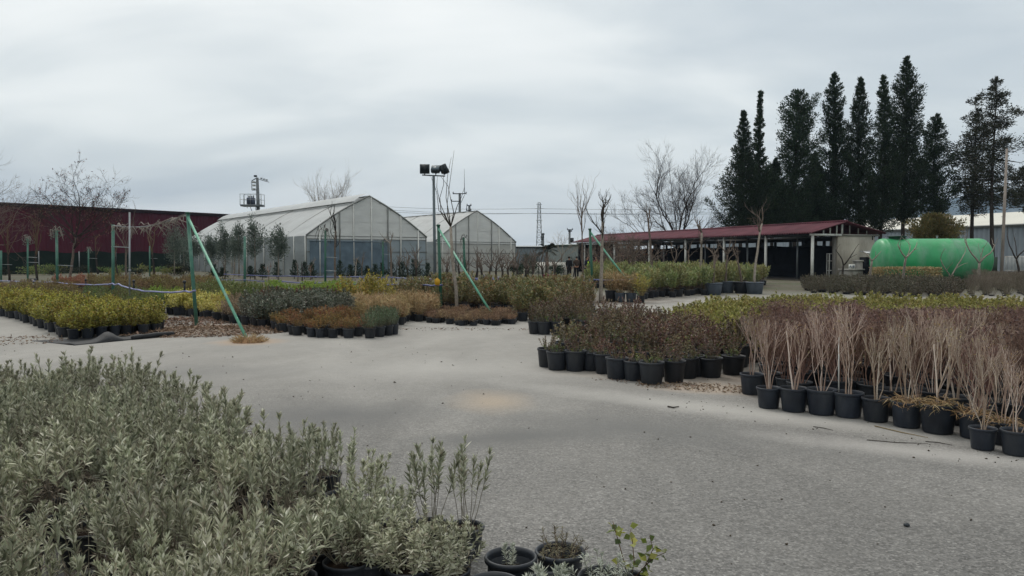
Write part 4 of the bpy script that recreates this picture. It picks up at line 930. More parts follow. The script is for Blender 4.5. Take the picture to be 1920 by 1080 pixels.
def hose(label, pts, r, mat, name='irrigation_hose', seed=1):
    rr = random.Random(seed); W = [P(*p) for p in pts]; mb = MB(); o = []
    for a, b in zip(W, W[1:]):
        for k in range(8): o.append(a.lerp(b, k / 8) + Vector((0, 0, rr.uniform(-.012, .012) - .03 * math.sin(math.pi * k / 8))))
    o.append(W[-1]); mb.tube(o, r, 8)
    return tag(mb.build(name, mat, None, True), label, 'hose')
hose('lilac irrigation hose sagging from post to post above the golden shrubs', [(-70, 524, 48), (0, 526, 44.5), (59, 527, 40), (107, 529, 33), (159, 533, 29.5), (211, 532, 25.6), (222, 532.5, 25.2), (248, 541, 23.8), (296, 547, 21.6), (344, 545.5, 19.6), (366, 545, 18.7)], .024, HOSE)
hose('long blue hose running from the topiary trees to the tagged post', [(380, 523, 47), (461, 525, 41), (530, 528, 37), (616, 530.5, 32.8), (700, 532, 28.8), (780, 533, 25.5), (829, 534.5, 22.9)], .027, HOSEB, seed=2)
hose('farther blue hose crossing in front of the greenhouse gable', [(420, 514, 52), (560, 518, 45), (660, 519, 42), (740, 520, 38), (812, 524, 30)], .03, HOSEB, seed=3)
hose('distant grey-blue hose between the tagged post and the post by the people', [(830, 523, 34), (886, 523.5, 36), (980, 526, 36), (1054, 525, 34), (1112, 525, 30.3), (1200, 523, 34)], .03, HOSEB, seed=4)
for i, (px, py, Y, lab) in enumerate([(161, 528, 29.4, 'black sprinkler riser on the lilac hose, between the wrapped post and the wire post'), (251, 533, 23.7, 'black sprinkler riser on the lilac hose just past the wire post'), (346, 537, 19.5, 'black sprinkler riser on the lilac hose end at the braced post')]):
    q = P(px, py + 7, Y); t = thing('sprinkler', lab, 'sprinkler', tuple(q)); mb = MB(); mb.tube([(0, 0, -.03), (0, 0, .17)], .022, 8); mb.build('riser', DARKM, t)
    mb = MB(); mb.lathe([(.001, .17), (.035, .17), (.045, .22), (.02, .25), (.001, .25)], 10); mb.build('head', DARKM, t)
q = P(62, 526, 39.8); t = thing('hose_coupling', 'dark box coupling on the lilac hose near the thin weathered post', 'coupling', tuple(q)); mb = MB(); mb.box((0, 0, 0), (.3, .16, .22)); mb.build('body', DARKM, t); mb = MB(); mb.box((.05, -.09, .03), (.1, .03, .08)); mb.build('valve', WHITEP, t)
q = P(820, 528, 22.8); mb = MB(); mb.poly([(-.07, 0, -.1), (.06, .02, -.12), (.09, 0, .03), (.0, -.03, .12), (-.08, 0, .05)], [(0, 1, 2, 3, 4)]); o = mb.build('yellow_tag', M_('yellow_plastic', '#c79a2c', .5)); o.location = q; tag(o, 'curled yellow tag hung on the hose end', 'tag'); o.modifiers.new('thickness', 'SOLIDIFY').thickness = .01

q = G(243, 586); tp_ = P(243, 398, q.y) - q; t = thing('metal_pole', 'thin straight grey metal pole between the wire post and the golden shrubs', 'pole', tuple(q)); mb = MB(); mb.tube([(0, 0, 0), tuple(tp_)], .026, 8); mb.build('pole', STEEL, t); mb = MB(); mb.tube([tuple(tp_ * .42 - Vector((.0, 0, .03))), tuple(tp_ * .42 + Vector((0, 0, .03)))], .04, 8); mb.build('clamp', STEEL, t)
# dried vine on the wire and vine clumps
r_ = np.random.default_rng(4); DRYV = leaf_mat('dry_vine_bark', ['#8b857c', '#a39c92', '#6f6a62', '#77716a'], .9, 0, .2)
a, b = POSTS['d'][2], POSTS['a'][2]; t = thing('dried_vine', 'dead grey vine hanging in strips along the wire between two green posts', 'vine', tuple(a)); mb = MB(); d = b - a
w_ = [Vector((0, 0, -.03)) + d * k / 24 + Vector((0, 0, -.16 * math.sin(math.pi * k / 24))) for k in range(25)]; mb.tube(w_, .012, 5); mb.build('wire', STEEL, t); mb = MB()
for i in range(95):
    k = r_.uniform(0, 24); c = w_[int(k)]; l = r_.uniform(.06, .24) * (1.7 if r_.random() < .15 else 1); e = r_.normal(0, .08, 3)
    mb.tube([tuple(c), (c.x + e[0], c.y + e[1], c.z - l * .5 + .04), (c.x + e[0] * 2.5, c.y + e[1], c.z - l)], [.011, .009, .005], 4)
for i in range(6):
    k0 = r_.uniform(0, 20); pts = [w_[min(24, int(k0 + j))] + Vector((0, r_.normal(0, .03), r_.normal(0.02, .05))) for j in range(5)]; mb.tube(pts, .014, 4)
mb.build('vine_foliage', DRYV, t)
def vine(key, label, n, s, mat=DRYV, leaves=0):
    top = POSTS[key][2]; t = thing('vine_clump', label, 'vine', tuple(top)); mb = MB()
    for i in range(n):
        p = r_.normal(0, .05, 3) * s; az = r_.uniform(0, 6.28); pts = [p]
        for k in range(5): az += r_.normal(.3, .5); p = p + np.array([math.cos(az) * .06, math.sin(az) * .05, .07 - .07 * k + r_.normal(0, .05)]) * s; pts.append(p)
        mb.tube(pts, [.012, .012, .011, .01, .008, .005], 4, 0, cap=False)
    if leaves: mb.leaves(r_.normal(0, .16 * s, (leaves, 3)) - [0, 0, .15 * s], r_.normal(0, 1, (leaves, 3)) - [0, 0, .5], r_.normal(0, 1, (leaves, 3)), .09, .045, 1)
    mb.build('vine_foliage', [mat, OLIVE], t)
vine('e', 'curled dry vine tangle on top of the wrapped post', 9, .85, leaves=70)
vine('f', 'drooping vine clump with grey leaves on the thin weathered post', 9, .9, leaves=130)
vine('k', 'dark leafy clump on the post beside the pollard', 8, 1.2, BARKD, 60)
vine('m', 'bare vine stub spreading from the leaning post top', 7, 1.5, BARKD)
vine('l', 'dark trailing vine on the post by the shade curtain', 6, 1.2, BARKD, 30)
vine('h', 'vine clump with small leaves on the slim distant post', 8, .9, leaves=100)

# floodlight mast
q = G(816, 552); top = P(813, 329, q.y)
t = thing('floodlight_mast', 'tall grey floodlight mast with three lamps on a crossbar', 'floodlight', tuple(q)); H = top.z; x0 = top.x - q.x
mb = MB(); mb.tube([(0, 0, 0), (x0, 0, H)], [.075, .06], 10); mb.build('pole', M_('mast_grey', '#5a6468', .5, .15), t)
mb = MB(); mb.bar((x0 - .52, 0, H + .02), (x0 + .52, 0, H - .03), .05, .05); mb.build('crossbar', DARKM, t)
def flood(x, rz, rx, w_=.44, h_=.40, top_=False):
    f = MB(); m = Matrix.Rotation(rz, 3, 'Z') @ Matrix.Rotation(rx, 3, 'X')
    for c, s, mt in (((0, 0, 0), (w_, .16, h_), 0), ((0, .1, 0), (w_ * .8, .06, h_ * .75), 0)): f.box(m @ Vector(c) + Vector((x, 0, H + .29)), s, mt, m)
    for k in range(6): f.box(m @ Vector((-w_ * .35 + k * w_ * .14, .15, 0)) + Vector((x, 0, H + .29)), (.015, .06, h_ * .7), 0, m)
    o = f.build('floodlight', M_('lamp_body', '#2a3236', .45, .2), t)
    f = MB(); f.box(m @ Vector((0, -.088, 0)) + Vector((x, 0, H + .29)), (w_ * .86, .012, h_ * .82), 0, m); f.build('lens', M_('lamp_glass', '#55626a', .15, .1), o)
    f = MB(); f.bar((x, .02, H + .02), (x, .02, H + .16), .04, .04); f.build('bracket', DARKM, o)
flood(x0 - .40, math.pi + .1, .2); flood(x0 + .10, -.08, -.85, .40, .36); flood(x0 + .50, 2.0, -.5, .40, .44)

# electricity poles
def insul(mb, p, s=.12):
    for k in range(3): mb.lathe([(.001, 0), (s, .02), (s * .6, .07), (.001, .08)], 8, 0, (p[0], p[1], p[2] + k * .09))
p_ = P(484, 482, 112); t = thing('transformer_pole', 'electricity pole with a transformer on a railed platform behind the greenhouse', 'utility pole', (p_.x, 112, 0), 0)
s = 112 / F
def zz_(py): return EYE + (482 - py) * s
POLE = M_('pole_concrete', '#686c6e', .8, .2); mb = MB(); mb.tube([(.5 * s, 0, 0), (1.2 * s, 0, zz_(378)), (.3 * s, 0, zz_(334))], [.32, .24, .18], 8); mb.build('pole', POLE, t)
mb = MB(); mb.box((-9 * s, 0, zz_(386)), (39 * s, 1.6, .26)); mb.bar((-14 * s, 0, zz_(387)), (-8 * s, 0, zz_(402)), .06, .06); mb.bar((-4 * s, 0, zz_(387)), (-2 * s, 0, zz_(402)), .06, .06); mb.build('platform', POLE, t)
mb = MB(); 
for x in (-29, -21, -10, 4, 10):
    for y in (-.75, .75): mb.bar((x * s, y, zz_(386)), (x * s, y, zz_(365)), .06, .06)
for z in (365, 375):
    for y in (-.75, .75): mb.bar((-29 * s, y, zz_(z)), (10 * s, y, zz_(z)), .05, .05)
mb.build('railing_frame', STEEL, t)
mb = MB(); mb.box((-12 * s, 0, zz_(377.5)), (13 * s, .8, 12 * s)); [mb.box((-17 * s + k * 1.6 * s, -.45, zz_(377)), (.04, .14, 10 * s)) for k in range(7)]; tr_ = mb.build('transformer', M_('transformer_grey', '#596070', .6, .15), t)
mb = MB(); [insul(mb, (-x * s, 0, zz_(371)), .16) for x in (15.5, 11, 7.5)]; mb.build('bushing', DARKM, tr_)
mb = MB(); mb.bar((0, 0, zz_(334)), (-10 * s, 0, zz_(340)), .12, .1); mb.bar((0, 0, zz_(344)), (-10 * s, 0, zz_(343)), .1, .1); mb.bar((0, 0, zz_(357)), (-10 * s, 0, zz_(357)), .1, .1); mb.bar((-10 * s, 0, zz_(340)), (-10 * s, 0, zz_(357)), .07, .07); mb.build('bracket', DARKM, t)
mb = MB(); [insul(mb, (-6 * s, 0, zz_(z)), .3) for z in (357, 350, 344)]; mb.build('insulator', WHITEP, t)
mb = MB(); mb.bar((0, 0, zz_(336)), (21 * s, .4, zz_(342)), .08, .08); [insul(mb, (k * s, .2, zz_(336 + k * .3) + .1), .2) for k in (7, 12, 17)]; mb.build('crossarm', STEEL, t)
mb = MB(); mb.box((-3 * s, 0, zz_(331)), (5 * s, .3, .25)); mb.build('head_box', DARKM, t)
def upole(px, yt, Y, label, arms, extra=None, name='utility_pole', r=.2):
    p = P(px, yt, Y); t = thing(name, label, 'utility pole', (p.x, Y, 0)); s = Y / F; mb = MB(); mb.tube([(0, 0, 0), (0, 0, p.z)], [r * 1.3, r], 8); mb.build('pole', POLE, t)
    for y, x0, x1 in arms:
        z = EYE + (482 - y) * s; mb = MB(); mb.bar((x0 * s, -.2, z), (x1 * s, -.2, z), .14, .14); [insul(mb, (k * s, -.2, z + .06), .13) for k in (x0 + 1, x1 - 1)]; mb.build('crossarm', DARKM, t)
    return t, s
t, s = upole(862, 362, 130, 'utility pole with two crossarms and a tall whip behind the far greenhouse', [(364, -13, 13), (378, -16, 2)])
mb = MB(); mb.tube([(9 * s, 0, EYE + (482 - 364) * s), (8.5 * s, 0, EYE + (482 - 318) * s)], [.06, .02], 5); mb.build('whip', DARKM, t); mb = MB(); mb.bar((0, 0, EYE + (482 - 386) * s), (9 * s, 0, EYE + (482 - 366) * s), .08, .08); mb.build('stay', DARKM, t)
t, s = upole(880, 385, 140, 'short utility pole with a square frame over the far greenhouse ridge', [(386, -5, 4), (395, -6, 4)]); mb = MB(); mb.bar((-5 * s, 0, EYE + (482 - 386) * s), (-5 * s, 0, EYE + (482 - 396) * s), .1, .1); mb.build('frame', DARKM, t)
upole(1018, 437, 160, 'small utility pole with stacked arms beside the lattice pylon', [(440, -3, 3), (445, -4, 2), (449, -4, 1)], r=.25)
t, s = upole(1068, 430, 150, 'small utility pole with a round canister beyond the grey shed', [(431, -5, 6), (434, -3, 4)], r=.2); mb = MB(); mb.lathe([(.001, 0), (.35, 0), (.38, .9), (.001, .95)], 12, 0, (.45, 0, EYE + (482 - 455) * s)); mb.build('canister', DARKM, t)
# pylon
p_ = P(1011, 380, 250); t = thing('lattice_pylon', 'distant steel lattice pylon against the sky', 'pylon', (p_.x, 250, 0)); Hh = p_.z; mb = MB(); prev = None
for k in range(13):
    z = Hh * k / 12; w_ = 1.0 - .62 * k / 12; c = [Vector((sx_ * w_, sy_ * w_, z)) for sx_, sy_ in ((-1, -1), (1, -1), (1, 1), (-1, 1))]
    if prev:
        for i in range(4): mb.bar(prev[i], c[i], .16, .16); mb.bar(prev[i], c[(i + 1) % 4], .09, .09); mb.bar(c[i], c[(i + 1) % 4], .09, .09)
    prev = c
mb.build('lattice', STEEL, t)
for z, w_ in ((.82, 1.9), (.90, 1.4), (.97, .9), (.70, 1.0)):
    mb = MB(); mb.bar((-w_, 0, Hh * z), (w_, 0, Hh * z), .16, .14); mb.build('crossarm', STEEL, t)
for i, (zf, dx) in enumerate(((.82, -1.8), (.82, 1.8), (.90, -1.3))):
    mb = MB(); c = Vector((p_.x + dx, 250, Hh * zf)); e1 = Vector((-70, 262 + i * 2, 19 + i)); e2 = Vector((120, 255 + i * 2, 18 + i))
    pts = [e1.lerp(c, k / 8) - Vector((0, 0, 1.2 * math.sin(math.pi * k / 8))) for k in range(9)] + [c.lerp(e2, k / 8) - Vector((0, 0, 1.2 * math.sin(math.pi * k / 8))) for k in range(1, 9)]
    mb.tube(pts, .045, 4); tag(mb.build('power_line', DARKM), ['lowest power line, strung from the front of the pylon arm', 'power line strung from the far end of the pylon arm', 'upper thin power line over the far roofs'][i], 'cable')
# rusty pole
q = G(1877, 533); tp = P(1888, 279, q.y); t = thing('rusty_pole', 'tall leaning rusty pole at the end of the green tank', 'pole', tuple(q)); mb = MB(); e = tp - q
mb.tube([(0, 0, -.1), tuple(e * .55), tuple(e)], [.1, .085, .06], 8); mb.build('pole', M_('rusty_pole', '#9a9088', .85, .3, .6, dirt='#6d4a3c'), t)
mb = MB(); [mb.box(tuple(e * k + Vector((-.1, 0, 0))), (.12, .05, .03)) for k in [.2 + .06 * i for i in range(12)]]; mb.build('step_bolt', STEEL, t)

# ------------------------------------------------------------------ trees
def tree(name, label, px, base, yt, seed, group=None, lean=None, mats=None, dist=None, **k):
    q = G(px, base) if not dist else P(px, 482, dist) - Vector((0, 0, EYE)); q.z = 0
    H = P(px, yt, q.y).z; k.setdefault('trunk_h', H * .45); k['trunk_h'] = min(k['trunk_h'], H * .8)
    t = thing(name, label, 'tree', tuple(q), 0, group); T, Cw = bare_tree(seed, H, tr=k.pop('tr', .1), lean=lean or (0, 0), **k)
    bm, cm = mats or (BARK, BARK); T.build('trunk', bm, t, True); Cw.build('crown', [cm, DRED], t); return t
S1 = 1 / F
tree('bare_tree', 'bare tree whose thin branches reach in over the maroon roof edge', -75, 521, 285, 11, trunk_h=2.6, tr=.2, limbs=7, kids=4, lv=4, spread=1.15, up=.22, wob=.16)
tree('seed_tree', 'leafless spreading tree with clinging seed clusters before the maroon warehouse', 130, 528, 322, 12, trunk_h=3.1, tr=.1, limbs=10, kids=4, lv=4, spread=.95, up=.25, wob=.17, lean=(.12, 0), seeds=900, mats=(BARK, BARKD), dirs=[(.2, .35), (0, .75), (3.3, .55), (.3, 1.05), (2.5, .8), (-.5, .6), (-2.4, .9), (1, .5)])
tree('thin_sapling', 'thin forked sapling rising between the wire post and the vine', 238, 523, 402, 13, trunk_h=2.3, tr=.09, limbs=4, kids=3, lv=2, spread=.5, lean=(-.14, 0))
tree('pollard_sapling', 'small pollard with reddish upright shoots, nearest the frame edge of the warehouse row', 18, 526, 415, 14, 'young pollards before the maroon warehouse', trunk_h=2.2, tr=.09, limbs=5, kids=3, lv=1, spread=.45, up=1.1, mats=(BARKD, STEMB))
tree('pollard_sapling', 'small pollard with knobbly head and upright shoots beside the thin weathered post', 70, 526, 408, 15, 'young pollards before the maroon warehouse', trunk_h=2.4, tr=.09, limbs=6, kids=3, lv=1, spread=.45, up=1.1, mats=(BARKD, STEMB))
tree('pollard_sapling', 'leaning slim pollard next to the slim distant post', 184, 514, 440, 16, 'young pollards before the maroon warehouse', trunk_h=2.6, tr=.1, limbs=4, kids=3, lv=1, spread=.5, up=.8, lean=(-.18, 0), mats=(BARKD, STEMB))
tree('pollard_sapling', 'V-forked pollard under the dead vine strips', 289, 518, 425, 17, 'young pollards before the maroon warehouse', trunk_h=2.2, tr=.1, limbs=4, kids=2, lv=1, spread=.75, up=.7, mats=(BARKD, STEMB))
tree('pollard_sapling', 'crooked sapling with a few shoots left of the wire post trunk line', 222, 519, 455, 18, 'young pollards before the maroon warehouse', trunk_h=2.0, tr=.08, limbs=3, kids=2, lv=1, spread=.6, up=.7, lean=(-.2, 0), mats=(BARKD, STEMB))
tree('pollard_tree', 'thin pollard with a dark leafy knot standing in front of the big greenhouse', 629, 552, 392, 19, trunk_h=2.9, tr=.055, limbs=6, kids=3, lv=1, spread=.6, up=.6, mats=(BARK, BARKD))
tree('fan_tree', 'fine bare crown showing over the ridge of the big greenhouse', 622, 500, 336, 29, dist=104, trunk_h=5.6, tr=.12, limbs=11, kids=5, lv=3, spread=.75, up=.5, mats=(BARK, BARKP))
tree('knot_sapling', 'thin sapling with a bent top in front of the greenhouse gable', 734, 535, 430, 20, trunk_h=2.5, tr=.07, limbs=4, kids=3, lv=2, spread=.8, mats=(BARK, BARKP))
q = G(857, 594); t = thing('coppiced_sapling', 'slender leaning sapling with very long upright shoots beside the floodlight mast', 'tree', tuple(q))
fk = P(845, 425, q.y) - q; T = MB(); T.tube([(0, 0, -.1), tuple(fk * .3 + Vector((.03, 0, 0))), tuple(fk * .65 + Vector((-.02, 0, 0))), tuple(fk)], [.055, .05, .045, .036], 8); T.build('trunk', BARKP, t, True); Cw = MB()
for pl in ([(840, 405), (838, 380), (843, 340), (852, 283)], [(842, 402), (836, 370), (840, 330), (847, 296)], [(832, 402), (823, 395), (818, 360), (808, 330)], [(828, 400), (824, 370), (831, 345), (830, 312)], [(838, 412), (824, 380), (818, 350), (820, 330)], [(852, 405), (858, 385), (866, 370), (871, 352)], [(850, 398), (846, 375), (841, 350), (826, 330)]):
    pts = [fk] + [P(x, y, q.y) - q + Vector((0, .15 * math.sin(x), 0)) for x, y in pl]; Cw.tube([tuple(p) for p in pts], [.018, .013, .010, .008, .004], 6, cap=False)
Cw.build('crown', BARKD, t)
tree('big_bare_tree', 'wide bare tree rising behind the maroon shed roof', 1275, 500, 306, 22, dist=92, trunk_h=3.8, tr=.2, limbs=13, kids=5, lv=4, spread=1.2, up=.3, wob=.11, dec=.6, mats=(BARKD, BARKD))
tree('slim_poplar', 'slim upright bare poplar beside the green post near the people', 1093, 530, 338, 23, trunk_h=4.3, tr=.06, limbs=8, kids=3, lv=2, spread=.55, up=.7)
tree('pollard_tree', 'dark pollard with forked head over the shed end near the slanting brace', 1126, 568, 362, 24, trunk_h=3.0, tr=.08, limbs=6, kids=3, lv=2, spread=.6, up=.5, lean=(-.03, 0), mats=(BARKP, BARKD))
tree('bare_shrub_tree', 'fine-twigged bare tree left of the poplar over the grey shed', 1052, 512, 440, 25, trunk_h=1.6, tr=.08, limbs=6, kids=4, lv=3, spread=.8, mats=(BARK, BARKP))
for i, (px, b_, yt, th, nl, sp, lab, pot) in enumerate([
    (1223, 545, 385, 3.6, 3, .25, 'tall thin straight sapling crossing the shed roof edge', 0), (1265, 530, 448, 1.4, 4, .8, 'pruned V-shaped tree before the dark shed, next to a thin pair', 0), (1288, 528, 452, 1.9, 3, .4, 'thin upright pruned tree with knobs between the V-shaped tree and the pale trunk', 0),
    (1314, 548, 408, 3.4, 6, .6, 'pale slender trunk beside a white shed pillar with fine top twigs', 0), (1238, 532, 470, 1.0, 4, .9, 'short pruned tree with spread stubs under the roof edge', 0),
    (1337, 553, 462, 1.5, 4, .75, 'pruned tree in a grey tub with two long arms', 1), (1361, 549, 460, 1.5, 6, .85, 'pruned tree in a grey tub with many stubby arms', 1), (1391, 550, 470, 1.3, 3, .6, 'small pruned tree in the dark tub between two grey tubs', 1), (1415, 551, 384, 3.0, 5, .55, 'pale tall trunk with side arm growing from the end grey tub', 1),
    (1166, 530, 470, 1.6, 5, .8, 'dark branching pruned tree behind the slanting brace top', 0), (1180, 525, 455, 1.8, 6, .8, 'twiggy pruned tree under the far shed eave', 0), (1345, 530, 458, 1.9, 4, .5, 'grey pruned tree standing behind the first grey tub', 0)]):
    q = G(px, b_)
    t = tree('pruned_tree', lab, px, b_, yt, 40 + i, 'pruned trees before the shed', trunk_h=th, tr=.075 if not pot else .065, limbs=nl, kids=3, lv=1 if th < 2.5 else 2, spread=sp, up=.35, wob=.2, mats=(BARKP if i in (3, 8) else BARK, BARK))
    if pot:
        rd = [.42, .42, .38, .42][i - 5]; mt = GREYPOT if i != 7 else POT; p = thing('plant_tub', ['grey plastic tub under the two-armed pruned tree', 'grey plastic tub set back behind its neighbour with the stubby-armed tree', 'dark tub among the grey tubs', 'grey plastic tub at the open end below the pale tall trunk'][i - 5], 'tub', tuple(q), 0, 'plant tubs before the shed')
        pot_mb(MB(), rd, .55, 28, lip=True).build('tub', [mt, SOIL], p, True); t.location.z = .3
for i, (px, b_, w_, lab) in enumerate([(1148, 566, 24, 'dark pot with straw plants behind the slanting brace'), (1164, 567, 20, 'grey pot with a straw-coloured grass mound'), (1185, 567, 20, 'grey pot with reddish straw stems'), (1203, 568, 15, 'dark pot with yellowed leaves at the brace foot')]):
    q = G(px, b_); rd = w_ / 2 * q.y / F * 1.05; t = thing('potted_straw_plant', lab, 'potted plant', tuple(q + Vector((0, rd, 0))), 0, 'straw plants by the brace foot'); pot_mb(MB(), rd, rd * 1.7, 24).build('pot', [GREYPOT if i in (1, 2) else POT, SOIL], t, True)
    o = shoot_plant(700 + i, 50, .85, .55, 9, .2, .014, .2, (60, 30), rd * .6, rd * 1.5, .006, .4, True, .4).build('foliage', [DRY if i < 3 else YTALL, DRY], t)
for i, (px, b_, yt, lab) in enumerate([(1580, 535, 457, 'dark forked bare trunk before the concrete shed wall'), (1634, 538, 468, 'pale bent bare trunk at the tank end by the pump shelter'), (1695, 541, 440, 'knobbly bare trunk standing in front of the tank hatch'), (1781, 537, 450, 'low V-shaped bare tree leaning across the tank'), (1833, 546, 435, 'forked grey tree at the rounded tank end'), (1915, 535, 425, 'dark arching bare tree beside the picket fence')]):
    tree('pruned_tree', lab, px, b_, yt, 60 + i, 'pruned trees around the tank', trunk_h=[1.2, 1.5, 1.7, .5, 1.4, 1.6][i], tr=.085, limbs=[2, 2, 3, 2, 3, 3][i], kids=2, lv=1, spread=[.5, .3, .5, 1.0, .75, .9][i], up=.35, wob=.16, mats=(BARKD, BARKD) if i in (0, 5) else (BARKP, BARKP), lean=[(.02, 0), (-.2, 0), (-.05, 0), (0, 0), (.15, 0), (-.1, 0)][i], dirs=[(0, .6), (3.1, .55), (.6, .2)])
# conifers
D = 76
def cyp(px, yt, wpx, yb, label, seed, shape, n=95, dist=D, name='cypress_tree', leaf=None, **k):
    s = dist / F; X = (px - CX) * s; H = EYE + (482 - yt) * s; z0 = EYE + (482 - yb) * s; wr = wpx * s
    t = thing(name, label, 'tree', (X, dist, 0), 0, 'dark conifers behind the shed'); T, Cw = conifer(seed, H, z0, [(a, b_ * wr) for a, b_ in shape], n, **k)
    T.build('trunk', BARKD, t, True); Cw.build('crown', [leaf or EVERG, BARKD], t)
CON = [(0, .8), (.15, 1.1), (.38, .95), (.6, .55), (.8, .28), (1, .03)]
SPI = [(0, 1.0), (.2, 1.2), (.42, .7), (.55, .3), (.8, .17), (1, .03)]
BRD = [(0, .8), (.15, 1), (.4, .95), (.65, .9), (.85, .75), (.95, .45), (1, .15)]
COLU = [(0, .95), (.15, 1.3), (.35, 1.2), (.55, .72), (.75, .5), (.9, .27), (1, .03)]
cyp(1389, 212, 35, 424, 'broad-based dark conifer at the open end of the conifer row', 81, CON, 120, rag=.4)
cyp(1422, 176, 30, 424, 'thin-spired dark cypress behind the broad-based conifer', 82, SPI, 120, wid=.2)
cyp(1489, 174, 36, 420, 'stout flat-topped conifer, the widest crown of the row', 83, BRD, 130, rag=.55)
cyp(1560, 142, 31, 420, 'narrow tall cypress next to the flat-topped conifer', 84, COLU, 135, rag=.35)
cyp(1607, 150, 31, 420, 'ragged narrow cypress in the middle of the row', 85, COLU, 125, rag=.55)
cyp(1652, 147, 30, 420, 'narrow cypress just before the tallest one', 86, COLU, 130, rag=.35)
cyp(1693, 113, 33, 410, 'tallest cypress of the row with a smooth column and clear trunk', 87, [(0, .6), (.12, 1.15), (.32, 1.2), (.48, .78), (.75, .66), (.9, .4), (1, .04)], 155, rag=.22)
cyp(1750, 218, 38, 398, 'shorter loose conifer standing between the tallest cypress and the pine pair', 88, [(0, .7), (.2, 1.1), (.4, .85), (.7, .55), (.9, .35), (1, .05)], 85, rag=.5, gaps=.12, rise=.5)
cyp(1822, 188, 46, 400, 'open ragged pine, front of the pair at the row end', 89, [(0, .6), (.2, 1.0), (.45, .9), (.7, .6), (.9, .4), (1, .06)], 80, rag=.6, gaps=.25, rise=.25, per=190, wid=.27, leaf=EVERG2)
cyp(1858, 150, 52, 385, 'tall sparse pine with drooping side branches at the row end', 90, [(0, .6), (.2, .95), (.5, .8), (.75, .6), (.92, .35), (1, .04)], 84, rag=.6, gaps=.28, rise=.2, per=180, wid=.26, droop=.1, leaf=EVERG2, dist=72)
cyp(1932, 285, 42, 400, 'partly cut dark conifer beyond the rusty pole', 91, CON, 50, rag=.5, gaps=.3, rise=.25, leaf=EVERG2)
cyp(1449, 300, 38, 424, 'low dark filler conifer between the spire and the flat-topped tree', 92, CON, 80, dist=78)
cyp(1526, 290, 36, 420, 'low dark filler conifer between the flat-topped and narrow cypresses', 93, CON, 80, dist=78)
cyp(1750, 404, 40, 448, 'squat brown-green bush conifer behind the tank', 94, [(0, .9), (.3, 1), (.6, .8), (.85, .45), (1, .1)], 60, dist=62, leaf=leaf_mat('bush_conifer_needle', ['#575a38', '#6b5f3a', '#49502f', '#7a6c44'], .6, .1, .2), rag=.35)
# topiary standards before the greenhouse
for i, (px, yt, yb, wpx, b_, lab) in enumerate([(327, 432, 490, 16, 517, 'grey-green ball tree farthest along the greenhouse side near the maroon wall'), (362, 436, 492, 18, 518, 'round grey-green standard just behind the braced post'), (396, 443, 494, 12, 521, 'slim pale standard between two round ones'), (422, 430, 492, 12, 522, 'teardrop standard with a dark leaning trunk'), (448, 418, 485, 11, 519, 'narrow standard beside the post among the topiary'), (478, 410, 482, 15, 524, 'largest teardrop topiary with a thick grey crown'), (522, 428, 492, 15, 527, 'oval topiary standing alone before the greenhouse side'), (440, 440, 492, 9, 517, 'thin dark standard half hidden behind the narrow one'), (345, 440, 494, 16, 514, 'dull bushy standard behind the ball tree')]):
    q = G(px, b_); s = q.y / F; zc = EYE + (482 - (yt + yb) / 2) * s; rz_ = (yb - yt) / 2 * s
    t = thing('topiary_tree', lab, 'tree', tuple(q), 0, 'topiary standards by the greenhouse'); T = MB(); T.tube([(0, 0, -.1), (.03, 0, zc * .5), (0, 0, zc + rz_ * .5)], [.06, .05, .03], 7); T.build('trunk', BARKP, t)
    leafy_crown(800 + i, 2600, wpx * s, rz_ * 1.0, zc, .17, .05, 1.15, .3, 46).build('crown', OLIVE, t)
rr = random.Random(3)
for i, px in enumerate([402, 420, 470, 492, 515, 556, 572, 590, 604, 640, 654, 668, 686, 702, 718, 732, 751, 770, 778, 800]):
    q = G(px + rr.uniform(-3, 3), rr.uniform(519, 525)); h = rr.uniform(.8, 1.5); t = thing('dwarf_conifer', 'small dark cone-shaped conifer standing in the line along the greenhouse foot', 'tree', tuple(q), 0, 'dwarf conifers along the greenhouse foot'); T, Cw = conifer(900 + i, h, .12, [(0, .38), (.2, .42), (.6, .25), (1, .03)], 34, 60, .12, .045, .7, .03, .3, wid=.1); T.build('trunk', BARKD, t); Cw.build('crown', [SMALLC, BARKD], t)
for i, px in enumerate([750, 765, 782, 840, 862, 880, 893, 905, 917, 930, 942, 953, 962, 972, 985, 1000, 1040, 990, 1020]):
    tree('bonsai_tree', 'bare knob-headed cloud tree in the crowded line before the far greenhouse', px, 521 + (i % 4) * 2, 478 - (i * 7) % 16, 120 + i, 'cloud-pruned trees before the far greenhouse', trunk_h=.9, tr=.1, limbs=5, kids=3, lv=1, spread=.7, up=.7, wob=.25, mats=(BARKD, BARK))
for i, (px, b_, h, w_, lab) in enumerate([(992, 519, 1.9, .8, 'dark rounded bush at the corner of the far greenhouse'), (968, 517, 1.2, .6, 'low dark bush before the grey-blue shed'), (1045, 517, 1.0, .7, 'low dark bush in front of the low white wall')]):
    q = G(px, b_); t = thing('dark_bush', lab, 'shrub', tuple(q)); leafy_crown(950 + i, 1500, w_, h * .5, h * .55, .13, .06).build('foliage', EVERG, t)
q = G(1025, 516); t = thing('small_palm', 'small palm with drooping fronds by the low white wall', 'palm', tuple(q)); T = MB(); T.tube([(0, 0, 0), (0, 0, 2.2)], [.16, .12], 8); T.build('trunk', BARK, t); mb = MB(); r_ = np.random.default_rng(8)
